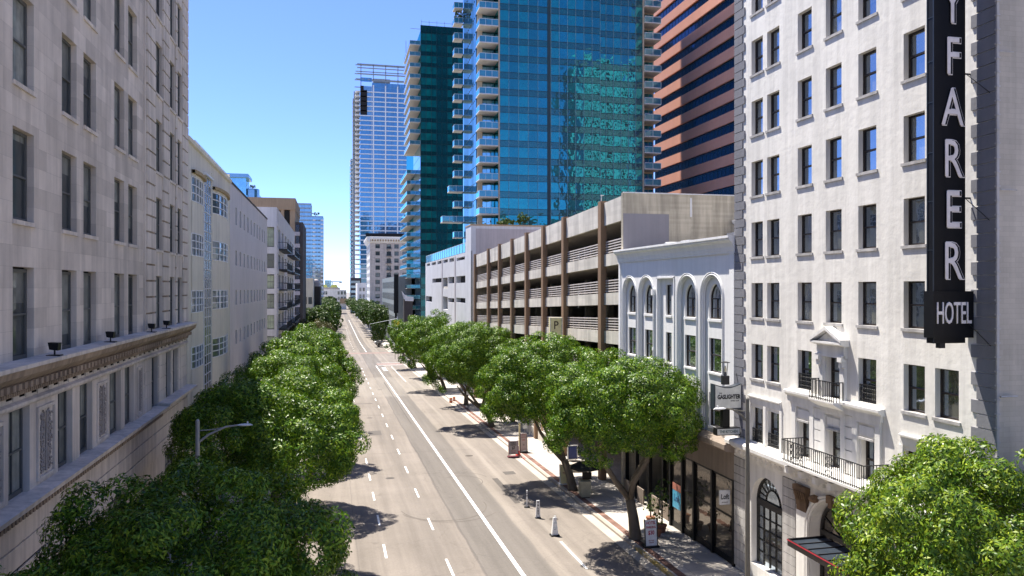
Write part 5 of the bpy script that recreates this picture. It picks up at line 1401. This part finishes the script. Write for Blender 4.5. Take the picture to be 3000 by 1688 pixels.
mb = MB(); mb.box(-37.4, -31.5, 300.05, 311, 24, 40.4); mb.box(-38, -31, 300.1, 315, -20, 34); mb.build('tower_core', M_teal_side, tl)
mb = MB(); mb.lathe((-29.6, 302.5, 25), [(2.6,-45),(2.6,11.2),(2.4,11.6),(.1,11.6)], 16); mb.box(-31.6, -27.4, 302, 314, -20, 35); mb.build('round_bay', M_bluegl2, tl)
shrub(-29.5, 302, 36.7, 1.2, 1.5, 200, 'dark shrubs on the terrace of the blue glass tower top', 21, M_leaf_far, .5)
bw = thing('blue_slab_tower', (-22, 690, -24), 'blue-grey apartment tower in two steps with plants on the lower roof, far left', 'tower')
VF = Face('F', 675.0)
zs = [67.5-3.35*k for k in range(24)]
ta, tb = panes(-42, -19, 9), panes(-18.6, -9.2, 4)
storeys('window_band', VF, ta, 0, 2.1, M_bluegl2, bw, zs, .003, 4)
storeys('window_band', VF, tb, 0, 2.1, M_bluegl2, bw, [z for z in zs if z < 58], .003, 4)
mb = MB(); mb.box(-42.2, -18.8, 675.3, 700, -24, 71.2); mb.box(-18.8, -9, 675.4, 700, -24, 60.6); mb.build('wall', weathered('pale_blue_render', (.36, .45, .52), var=.1, streak=.1, bmp=0), bw)
mb = MB()
for x in (-30, -18.8, -14, -11): mb.mbox(VF, x-.3, x+.3, -.5, .3, -24, 60)
mb.build('pier', M_bluegl2, bw)
bk = None
for i, z in enumerate(zs[3:]):
    if bk is None: mb = MB(); mb.box(-11, -8.6, 673.6, 675.2, z-.9, z+.1); mb.box(-17.6, -15.4, 674, 675.2, z-.9, z+.1); bk = mb.build('balcony', M_whitemetal, bw, (-13, 674, z))
    else: clone(bk, (-13, 674, z), bw)
shrub(-14.5, 679, 60.6, 3.4, 3.6, 500, 'dark roof-terrace shrubs on the lower step of the blue-grey tower', 22, M_leaf_far, .8)
yl = thing('yellow_block', (-10, 310, -20), 'small cream-yellow block below the blue-grey tower on the left', 'building')
mb = MB(); mb.box(-14, -7.6, 300, 330, -20.5, 3.4); mb.build('wall', M_cream, yl)
mb = MB(); mb.box(-14.2, -7.4, 299.7, 300.3, 3.4, 3.8); mb.build('coping', M_stucco_trim, yl)
YF = Face('F', 299.95)
for k in range(3):
    for c in (-11.2, -9.4): window(YF, c, -14+k*4, 1.3, 2.6, .03, yl, M_frame_grey, M_pane_bay, 1)
yg = thing('grey_gabled_block', (-6.5, 325, -20), 'narrow dark grey block with a round top beside the cream-yellow one', 'building')
mb = MB(); mb.box(-7.5, -5.3, 312, 345, -20.5, .6); mb.build('wall', M_darkslab, yg)
mb = MB(); mb.lathe((-6.9, 313, .6), [(1.3,0),(1.3,1.6),(1.0,2.4),(.3,2.9),(.02,2.9)], 12); mb.build('turret', M_lilac, yg)
ew = thing('white_end_block', (0, 810, -24), 'white block closing the far end of the street', 'building')
mb = MB(); mb.box(-15, 12, 800, 830, -25, -1.8); mb.build('wall', M_stucco_trim, ew)
EF = Face('F', 799.95)
for c in (-11, -8.6, 3.4, 6.6, 9.6):
    for z in (-6.5, -12): window(EF, c, z, 1.8, 3.2, .03, ew, M_frame, M_pane_stone, 1)
mb = MB(); mb.box(5.5, 12.5, 798, 800, -15.5, -10.5); mb.build('brick_porch', M_tan, ew)
ey = thing('yellow_roofed_hall', (-4, 850, -24), 'hall with two pale yellow roofs behind the white end block', 'building')
mb = MB(); mb.box(-17, 6, 845, 870, -25, .6); mb.build('wall', M_lilac, ey)
mb = MB()
for x0, x1 in ((-15, -7), (-4, 4)): mb.prism(Face('F', 844), [(x0,.6),(x1,.6),(x1-1.5,3.6),(x0+1.5,3.6)], 0, 24)
mb.build('roof', plain('pale_yellow_roof', (.62, .62, .16), .6), ey)
mb = MB(); mb.box(-10, -3, 872, 880, -25, 8.5); mb.build('stair_head', M_bluegl2, ey)
ck = thing('tower_crane', (-1.5, 900, -24), 'small tower crane with a grey jib above the yellow roofs', 'crane')
mb = MB(); mb.box(-2.4, -1.6, 899.6, 900.4, -24, 6.5); mb.build('mast', M_greymetal, ck)
mb = MB(); mb.box(-6, 7.5, 899.6, 900.4, 6.5, 7.6); mb.box(5.5, 8.5, 899.4, 900.6, 5.6, 7.6); mb.build('jib', M_greymetal, ck)

# ------------------------------------------------------------------ blocks behind the viewer, seen mirrored in the turquoise tower
pw = thing('pale_grid_tower', (124, -62, -12), 'pale tower with a bright grid, mirrored in the right part of the turquoise glass', 'tower')
mb = MB()
for k in range(7): x = 108+k*4.6; mb.box(x-.9, x+.9, -60.6, -60, -12, 104)
for k in range(28): mb.box(107, 136.6, -60.7, -60.1, -10+k*4.2, -8.6+k*4.2)
mb.build('frame', M_stucco_trim, pw)
mb = MB(); mb.box(107, 136.6, -85, -61.2, -12, 104); mb.build('core', M_darkslab, pw)
pm = thing('dark_mirrored_block', (75, -70, -12), 'broad darker block mirrored in the lower floors of the turquoise glass', 'building')
mb = MB(); mb.box(44, 104, -90, -62, -12, 30); mb.build('wall', M_band, pm)
mb = MB()
for k in range(9): mb.box(44.5, 103.5, -61.99, -61.7, -9+k*4.4, -6.6+k*4.4)
mb.build('window_band', M_darkslab, pm)
# ------------------------------------------------------------------ street furniture
def lamp(x, y, ztop, arm, label, pole, z_arm=-.35, head_z=-.28):
    t = thing('street_lamp', (x, y, gz(y)+.14), label, 'street lamp')
    g = gz(y)+.14
    mb = MB(); mb.lathe((x,y,g), [(.22,0),(.22,.35),(.15,.5),(.12,.8)], 10); mb.tube([(x,y,g+.7),(x,y,ztop)], [.115,.07], 10); mb.lathe((x,y,ztop), [(.075,0),(.075,.06),(.03,.12)], 8); mb.build('pole', pole, t, smooth=False)
    s = 1 if arm > 0 else -1
    mb = MB(); z0 = ztop+z_arm
    mb.tube([(x,y,z0-.45),(x+arm*.22,y,z0-.16),(x+arm*.55,y,z0+.10),(x+arm*.85,y,z0+.16)], [.045,.04,.035,.03], 7)
    mb.tube([(x,y,z0),(x+arm*.3,y,z0+.02),(x+arm*.5,y,z0+.08)], .018, 5)
    mb.build('arm', pole, t)
    mb = MB(); hx = x+arm*.8
    pr = [(0,.035),(.10,.075),(.26,.09),(.44,.07),(.54,.02)]
    vs, fs = [], []
    for d, w in pr:
        for k in range(8): a = 2*math.pi*k/8; vs.append((hx+s*d, y+w*1.25*math.cos(a), z0+.15+w*.55*math.sin(a)+(-.02 if d > .5 else 0)))
    for i in range(len(pr)-1):
        for k in range(8): fs.append((i*8+k, i*8+(k+1) % 8, (i+1)*8+(k+1) % 8, (i+1)*8+k))
    fs += [tuple(range(8)), tuple(range(39, 31, -1))]
    mb.add(vs, fs); mb.build('lamp_head', M_whitemetal if arm < 0 else M_alu, t, smooth=True)
    mb = MB(); mb.lathe((hx+s*.35, y, z0+.20), [(.03,0),(.03,.06),(.0,.08)], 6); mb.build('photocell', M_whitemetal, t)
    return t
lamp(-4.9, 30.5, -4.95, 1.75, 'grey street lamp with a curved arm over the left trees', M_greymetal, -.30)
lamp(16.72, 29.3, -4.66, -1.25, 'olive street lamp post in front of the white hotel, arm toward the hanging sign', M_olivepole, -.45)

# hanging sign of the bar
gs = thing('hanging_sign', (19.2, 35.6, -7.4), 'double-decker hanging sign with a lantern on top, GASLIGHTER over KITCHEN', 'sign')
mb = MB(); top = [(18.50+1.5*k/10, -4.80-.17*math.sin(math.pi*k/10)) for k in range(11)]
mb.prism(Face('F', 35.62), [(18.50,-6.08),(20.0,-6.08)]+top[::-1], 0, .42); mb.build('frame', M_signgrey, gs)
mb = MB(); top = [(18.55+1.4*k/10, -4.86-.165*math.sin(math.pi*k/10)) for k in range(11)]
mb.prism(Face('F', 35.595), [(18.55,-6.02),(19.95,-6.02)]+top[::-1], 0, .02); mb.build('board', M_signboard, gs)
R90 = (math.radians(90), 0, 0)
text_mesh('GASLIGHTER', .29, .002, (19.28, 35.588, -5.46), R90, 'lettering', M_inkblack, gs, .74, .014)
text_mesh('THE', .10, .002, (18.82, 35.588, -5.27), R90, 'lettering', M_inkblack, gs, .9, .002)
text_mesh('SOCIAL CLUB', .085, .002, (19.6, 35.588, -5.66), R90, 'lettering', M_inkblack, gs, .85, .002)
mb = MB(); mb.box(19.02, 19.40, 35.72, 36.0, -7.02, -6.08); mb.build('connector', M_black, gs)
mb = MB(); mb.box(18.62, 19.92, 35.62, 35.98, -7.38, -7.02); mb.build('lower_frame', M_black, gs)
mb = MB(); mb.box(18.66, 19.88, 35.60, 35.617, -7.34, -7.06); mb.build('lower_board', M_signboard, gs)
text_mesh('THE KITCHEN', .20, .002, (19.27, 35.592, -7.2), R90, 'lettering', plain('green_grey_print', (.10, .15, .14), .6), gs, .78, .006)
mb = MB(); mb.box(19.05, 19.37, 35.7, 35.98, -4.86, -4.42); mb.lathe((19.21,35.84,-4.42), [(.05,0),(.05,.18),(.02,.2)], 8)
mb.lathe((19.21,35.84,-3.74), [(.24,-.02),(.24,.0),(.05,.04)], 14)
for k in range(4): a = k*math.pi/2+.4; mb.tube([(19.21+.10*math.cos(a),35.84+.10*math.sin(a),-4.4),(19.21+.17*math.cos(a),35.84+.17*math.sin(a),-3.76)], .01, 4)
ln = mb.build('lantern', M_iron, gs)
mb = MB(); mb.lathe((19.21,35.84,-4.24), [(.03,0),(.06,.12),(.04,.28),(.0,.34)], 10); mb.build('flame_bulb', plain('frosted_bulb', (.75, .68, .45), .3), ln)
mb = MB(); mb.tube([(19.9,35.8,-5.2),(20.05,35.8,-5.2)], .03, 5); mb.tube([(19.9,35.8,-7.2),(20.05,35.8,-7.2)], .03, 5); mb.tube([(19.9,35.8,-4.9),(20.0,36.2,-4.2)], .012, 4); mb.build('bracket', M_iron, gs)
sq = thing('square_sign', (19.72, 36.8, -11.2), 'small square white sign with black script beside the dark shop windows', 'sign')
mb = MB(); mb.box(19.42, 19.99, 36.78, 36.9, -11.2, -10.48); mb.build('board', M_white, sq)
text_mesh('Loft', .36, .002, (19.70, 36.776, -10.80), R90, 'lettering', M_inkblack, sq, .78, .010)
text_mesh('RESTAURANT', .065, .002, (19.70, 36.776, -11.08), R90, 'lettering', M_inkblack, sq, .9, .002)
ps = thing('parking_sign', (19.2, 66.2, -4.5), 'khaki box sign with a dark letter P on the garage pillar', 'sign')
mb = MB(); mb.box(18.55, 19.70, 66.2, 66.55, -4.6, -2.62); mb.build('box', M_khaki, ps)
mb = MB()
for a in ((18.55,18.62,-4.6,-2.62),(19.63,19.70,-4.6,-2.62),(18.62,19.63,-2.69,-2.62)): mb.box(a[0],a[1],66.15,66.197,a[2],a[3])
mb.build('rim', M_signboard, ps)
text_mesh('P', 1.0, .004, (19.12, 66.192, -3.32), R90, 'lettering', plain('brown_print', (.07, .05, .03), .6), ps, .9, .01)

def board(x, y, w, h, label, rows, name='sandwich_board', face=M_signboard, edge=M_inkblack, rot=.0, zoff=.14, foot=True, legs=.0):
    g = gz(y)+zoff
    t = thing(name, (x, y, g), label, 'sign')
    c, s = math.cos(rot), math.sin(rot)
    def P(a, d, z): return (x+a*c-d*s, y+a*s+d*c, g+z)
    def bx(mb, a0, a1, d0, d1, z0, z1, lean=0):
        mb.add([P(a,d+(z*lean),z) for z in (z0, z1) for a, d in ((a0,d0),(a1,d0),(a1,d1),(a0,d1))], [(0,3,2,1),(4,5,6,7),(0,1,5,4),(1,2,6,5),(2,3,7,6),(3,0,4,7)])
    mb = MB(); bx(mb, -w/2, w/2, 0, .05, legs, h, .08); mb.build('panel', face, t)
    mb = MB(); bx(mb, -w/2-.05, -w/2-.003, -.02, .08, 0, h+.03, .08); bx(mb, w/2+.003, w/2+.05, -.02, .08, 0, h+.03, .08)
    if foot: bx(mb, -w/2-.1, w/2+.1, -.12, .45, 0, .10)
    mb.build('frame', edge, t)
    for txt, sz, z, m_ in rows:
        o = text_mesh(txt, sz, .002, P(0, z*.08-.006, z), (math.radians(90)-.08, 0, rot), 'lettering', m_, t, .8, sz*.03)
    return t
board(17.14, 40.3, .66, 1.5, 'tall white sandwich board reading HOTEL PARKING $30 at the kerb', [('HOTEL', .22, 1.33, M_red), ('PARKING', .17, 1.10, M_red), ('$30', .30, .80, M_red), ('SELF PARK', .09, .38, M_faded_red), ('GARAGE', .09, .27, M_faded_red)], face=M_white)
board(15.62, 67.7, .80, 1.45, 'wide grey sandwich board with a reddish frame standing in the gutter', [('PUBLIC', .20, 1.28, M_inkblack), ('PARKING', .16, 1.10, M_inkblack), ('$7', .34, .84, M_inkblack), ('EARLY BIRD', .12, .58, M_faded_red), ('ALL DAY', .12, .42, M_faded_red)], face=plain('grey_board', (.33, .30, .31), .6), edge=plain('maroon_frame', (.16, .04, .05), .5), zoff=.01, legs=.28)
board(16.88, 69.0, .60, 1.75, 'narrow grey sandwich board with red lines on the pavement behind the cone', [('HOTEL', .17, 1.60, M_faded_red), ('PARKING', .13, 1.40, M_faded_red), ('$30', .20, 1.15, M_faded_red), ('SELF', .10, .7, M_inkblack)], face=plain('pinkish_board', (.42, .36, .34), .6), legs=.2)
board(17.0, 56.0, .95, 1.45, 'olive and pink notice board leaning behind the valet tree trunk', [('VALET', .20, 1.22, plain('dark_green_print', (.05, .08, .03), .6)), ('PARKING', .17, .85, M_faded_red)], face=M_khaki, edge=M_white)
cn = thing('traffic_cone', (16.15, 68.1, gz(68.1)+.12), 'red and white traffic cone between two sandwich boards', 'traffic cone')
mb = MB(); mb.box(15.93, 16.37, 67.88, 68.32, gz(68.1)+.12, gz(68.1)+.17); mb.lathe((16.15,68.1,gz(68.1)+.17), [(.17,0),(.115,.38)], 12); mb.build('base', M_conered, cn)
mb = MB(); mb.lathe((16.15,68.1,gz(68.1)+.55), [(.112,0),(.06,.42),(.02,.44)], 12); mb.build('collar', M_white, cn)
def delineator(x, y, kind, label):
    g = gz(y)+.006
    t = thing('delineator_post', (x, y, g), label, 'delineator')
    mb = MB(); mb.lathe((x,y,g), [(.20,0),(.20,.05),(.09,.07)], 12) if kind != 2 else mb.box(x-.26, x+.26, y-.22, y+.22, g, g+.07); mb.build('base', M_inkblack, t)
    mb = MB()
    if kind == 0: mb.tube([(x,y,g+.06),(x,y,g+1.15)], .05, 10)
    elif kind == 1: mb.add([(x-.15,y-.05,g+.06),(x+.15,y-.05,g+.06),(x+.15,y+.05,g+.06),(x-.15,y+.05,g+.06),(x-.10,y-.04,g+1.12),(x+.10,y-.04,g+1.12),(x+.10,y+.04,g+1.12),(x-.10,y+.04,g+1.12)], [(0,3,2,1),(4,5,6,7),(0,1,5,4),(1,2,6,5),(2,3,7,6),(3,0,4,7)])
    else:
        mb.add([(x-.19,y-.13,g+.07),(x+.19,y-.13,g+.07),(x+.19,y+.13,g+.07),(x-.19,y+.13,g+.07),(x-.09,y-.07,g+1.08),(x+.09,y-.07,g+1.08),(x+.09,y+.07,g+1.08),(x-.09,y+.07,g+1.08)], [(0,3,2,1),(4,5,6,7),(0,1,5,4),(1,2,6,5),(2,3,7,6),(3,0,4,7)])
        mb.tube([(x-.06,y,g+1.08),(x-.06,y,g+1.17),(x+.06,y,g+1.17),(x+.06,y,g+1.08)], .02, 5)
    mb.build('post', M_white, t)
    if kind == 1:
        for i, ch in enumerate('VALET'): text_mesh(ch, .17, .002, (x, y-.052, g+1.0-i*.18), R90, 'lettering', M_inkblack, t, .9, .008)
    elif kind == 2:
        for i, ch in enumerate(('NO', 'STOP', 'ANY')):
            text_mesh(ch, .085, .002, (x, y-.118+.03*(2-i)*.4-.006, g+.20+i*.10), R90, 'lettering', M_greymetal, t, .9, .004)
        mb = MB()
        for z in (.45, .72): k = .13-.06*(z-.07); mb.box(x-.155+.075*(z-.2), x+.155-.075*(z-.2), y-k-.012, y-k, g+z, g+z+.10)
        mb.build('reflector', M_alu, t)
    else:
        mb = MB()
        for z in (.75, .92): mb.lathe((x,y,g+z), [(.054,0),(.054,.08)], 10)
        mb.build('reflector', M_greymetal, t)
delineator(12.64, 50.8, 0, 'thin white round delineator post in the shade of the tree')
delineator(12.69, 48.1, 1, 'flat white delineator with a column of black letters')
delineator(12.68, 44.2, 2, 'tapered white traffic channelizer standing in the sun')
# valet stand
pd = thing('valet_podium', (17.15, 51.9, gz(51.9)+.14), 'olive wooden valet podium under a black umbrella', 'podium')
g = gz(51.9)+.14
mb = MB(); mb.add([(16.78,51.65,g+.08),(17.42,51.65,g+.08),(17.42,52.2,g+.08),(16.78,52.2,g+.08),(16.72,51.60,g+1.18),(17.46,51.60,g+1.18),(17.46,52.24,g+1.30),(16.72,52.24,g+1.30)], [(0,3,2,1),(4,5,6,7),(0,1,5,4),(1,2,6,5),(2,3,7,6),(3,0,4,7)])
mb.build('cabinet', M_podium, pd)
mb = MB(); mb.box(16.82, 17.38, 51.7, 52.16, g, g+.08); mb.build('base', M_inkblack, pd)
mb = MB(); mb.box(16.95, 17.6, 51.95, 52.1, g+1.25, g+1.72); mb.build('key_box', M_black, pd)
um = thing('umbrella', (17.25, 52.35, g), 'open black market umbrella over the valet podium', 'umbrella')
mb = MB(); mb.tube([(17.25,52.35,g),(17.25,52.35,g+2.45)], .025, 8); mb.lathe((17.25,52.35,g), [(.25,0),(.25,.08),(.05,.12)], 12); mb.build('pole', M_alu, um)
mb = MB(); n = 8; cx, cy = 17.25, 52.35
ring = lambda r_, z, sag=0: [(cx+r_*(1-sag*(k % 2))*math.cos(math.pi*k/n), cy+r_*(1-sag*(k % 2))*math.sin(math.pi*k/n), g+z+(.05*sag*10 if k % 2 else 0)*.6) for k in range(2*n)]
A_, B_, C_ = ring(.55, 2.33, .02), ring(1.08, 2.06, .06), ring(1.08, 1.92, .06)
vs = [(cx,cy,g+2.46)]+A_+B_+C_; fs = []
for k in range(2*n):
    q = (k+1) % (2*n); fs += [(0,1+k,1+q), (1+k,1+2*n+k,1+2*n+q,1+q), (1+2*n+k,1+4*n+k,1+4*n+q,1+2*n+q)]
mb.add(vs, fs); mb.lathe((cx,cy,g+2.44), [(.03,0),(.02,.12),(.0,.14)], 6); mb.build('canopy', M_canvas, um)
mb = MB()
for k in range(n): a = 2*math.pi*k/n; mb.tube([(cx,cy,g+2.40),(cx+1.05*math.cos(a),cy+1.05*math.sin(a),g+2.05)], .012, 4)
mb.build('rib', M_greymetal, um)
# planted pots and bushes at the restaurant
for i, (x, y, r_, h, n, lab) in enumerate(((18.9, 42.9, .55, 2.9, 900, 'tall slim shrub in a pot beside the dark restaurant windows'), (18.3, 42.2, .35, 1.0, 260, 'small yellow-flowering bush in a pot by the restaurant'), (18.9, 44.6, .5, 1.4, 300, 'low dark bush in a pot at the restaurant porch'))):
    g = gz(y)+.14
    pt = thing('plant_pot', (x, y, g), ('terracotta pot under the tall slim shrub', 'terracotta pot under the small yellow-flowering bush', 'terracotta pot under the low dark bush')[i], 'plant pot')
    mb = MB(); mb.lathe((x,y,g), [(.18,0),(.27,.38),(.30,.38),(.30,.46),(.25,.46)], 14); mb.build('pot', M_terracotta, pt)
    mb = MB(); mb.lathe((x,y,g+.40), [(.25,0),(.25,.03)], 12); mb.build('soil', M_dark, pt)
    shrub(x, y, g+.43, r_, h, n, lab, 60+i, leaf_mat('golden_leaf', (.16,.15,.02), (.28,.26,.03), (.40,.34,.03)) if i == 1 else M_leaf_shrub, .15)
# low items near the garage entrance
bl = thing('blue_poster_stand', (19.4, 62.2, gz(62)+.14), 'white framed stand with a blue picture on a curved concrete planter', 'sign')
g = gz(62.2)+.14
mb = MB(); mb.box(18.95, 19.85, 62.2, 62.26, g+.55, g+1.75); mb.build('frame', M_white, bl)
mb = MB(); mb.box(19.03, 19.77, 62.18, 62.197, g+.63, g+1.67); mb.build('picture', plain('deep_blue_print', (.04, .06, .22), .4), bl)
mb = MB(); mb.tube([(19.1,62.3,g),(19.1,62.3,g+.6)], .025, 5); mb.tube([(19.7,62.3,g),(19.7,62.3,g+.6)], .025, 5); mb.build('leg', M_greymetal, bl)
pl = tag(None or (lambda m: (m.lathe((19.2, 61.0, gz(61)+.14), [(1.15,0),(1.2,.1),(1.2,.5),(1.0,.5),(1.0,.42)], 22), m.build('planter', M_gutter, loc=(19.2, 61, gz(61)+.14)))[1])(MB()), 'round low concrete planter below the blue picture stand', 'planter')
for x, y, h, r_, lab, m_ in ((16.75, 70.2, 3.2, .09, 'khaki wooden post behind the sandwich boards', M_khaki), (17.35, 70.6, 2.6, .03, 'thin grey sign pole right of the khaki post', M_greymetal), (16.8, 99, 2.6, .04, 'dark sign pole at the kerb by the garage exit', M_olivepole)):
    t = thing('sign_post', (x, y, gz(y)+.14), lab, 'post')
    mb = MB(); mb.tube([(x,y,gz(y)),(x,y,gz(y)+h)], r_, 8); mb.build('pole', m_, t)
    mb = MB(); mb.box(x-.2, x+.2, y-.05-r_, y-.02-r_, gz(y)+h-.5, gz(y)+h-.05); mb.build('plate', M_alu, t)
for i, (x, y) in enumerate(((15.9, 108), (16.5, 109))):
    t = thing('barrel', (x, y, gz(y)+.01), ('orange traffic barrel in the gutter, nearer the road', 'orange traffic barrel in the gutter, nearer the pavement')[i], 'traffic barrel')
    mb = MB(); mb.lathe((x,y,gz(y)+.01), [(.22,0),(.20,.3),(.19,.62),(.14,.7),(.05,.72)], 12); mb.build('body', plain('orange_plastic', (.55, .14, .05), .5), t)
    mb = MB(); mb.lathe((x,y,gz(y)+.36), [(.205,0),(.203,.11)], 12); mb.build('band', M_white, t)
# signals at the crossing
def signal_mast(x, y, reach, zarm, rise, heads, label, group=None):
    t = thing('signal_mast', (x, y, gz(y)+.14), label, 'traffic signal', group)
    mb = MB(); mb.tube([(x,y,gz(y)),(x,y,zarm+.6)], [.16,.11], 8); mb.build('pole', M_alu, t)
    mb = MB(); mb.tube([(x,y,zarm),(x+reach,y,zarm+rise)], [.07,.035], 6); mb.build('mast_arm', M_alu, t)
    for q in heads:
        xx, zz = x+reach*q, zarm+rise*q
        mb = MB(); mb.box(xx-.32, xx+.32, y-.20, y-.10, zz-1.2, zz+.35); o = mb.build('signal_head', M_yellow, t, (xx, y, zz))
        mb = MB()
        for k in range(3): mb.lathe((xx, y-.22, zz+.12-k*.42), [(.0,-.13),(.13,0),(.0,.13)], 8)
        mb.build('lens', M_inkblack, o, (xx, y, zz))
    return t
signal_mast(18.2, 231.5, -8.2, -9.0, -1.6, (), 'pale signal mast with a sloping arm on the far side of the crossing')
signal_mast(16.9, 187.5, -4.6, -10.6, 1.6, (), 'pale signal mast with a bare arm at the near corner of the crossing')
for i, x in enumerate((15.0, 15.75)):
    t = thing('traffic_signal', (x, 198, -10), ('yellow signal head above the right trees, left of a pair', 'yellow signal head above the right trees, right of a pair')[i], 'traffic signal')
    mb = MB(); mb.box(x-.30, x+.30, 198, 198.3, -9.8, -8.2); mb.build('housing', M_yellow, t)
    mb = MB(); mb.tube([(x,198.2,gz(198)+.14),(x,198.2,-9.8)], .07, 6); mb.build('pole', M_olivepole, t)
shrub(16.9, 194, gz(194)+.1, 1.3, 1.4, 300, 'low green planting in the corner bed of the crossing', 71, leaf=.35)
shrub(16.2, 243, gz(243)+.1, 1.6, 1.6, 300, 'low bush on the kerb beyond the crossing', 72, leaf=.4)
# parked cars glimpsed beyond the crossing
def car(x, y, mat, label):
    g = gz(y); t = thing('parked_car', (x, y, g), label, 'car', 'cars parked beyond the crossing')
    def P(pts, w):
        n = len(pts)
        mb.add([(x-w, y+a, g+z) for a, z in pts]+[(x+w, y+a, g+z) for a, z in pts], [tuple(range(n)), tuple(range(2*n-1, n-1, -1))]+[(i, (i+1) % n, n+(i+1) % n, n+i) for i in range(n)])
    mb = MB(); P([(-2.2,.3),(2.2,.3),(2.25,.7),(1.2,.92),(-1.9,.95),(-2.25,.8)], .88); mb.build('body', mat, t)
    mb = MB(); P([(-1.7,.95),(1.1,.92),(.4,1.42),(-1.2,1.45)], .74); mb.build('cabin', M_black, t)
    for sx in (-.8, .8):
        for sy in (-1.35, 1.35):
            mb = MB(); mb.tube([(x+sx-.1,y+sy,g+.32),(x+sx+.1,y+sy,g+.32)], .32, 12); mb.build('wheel', M_inkblack, t)
car(15.1, 268, M_greymetal, 'grey car parked at the right kerb, nearest beyond the crossing')
car(15.1, 276, M_black, 'dark car parked second beyond the crossing')
car(15.1, 285, M_white, 'pale car parked third beyond the crossing')
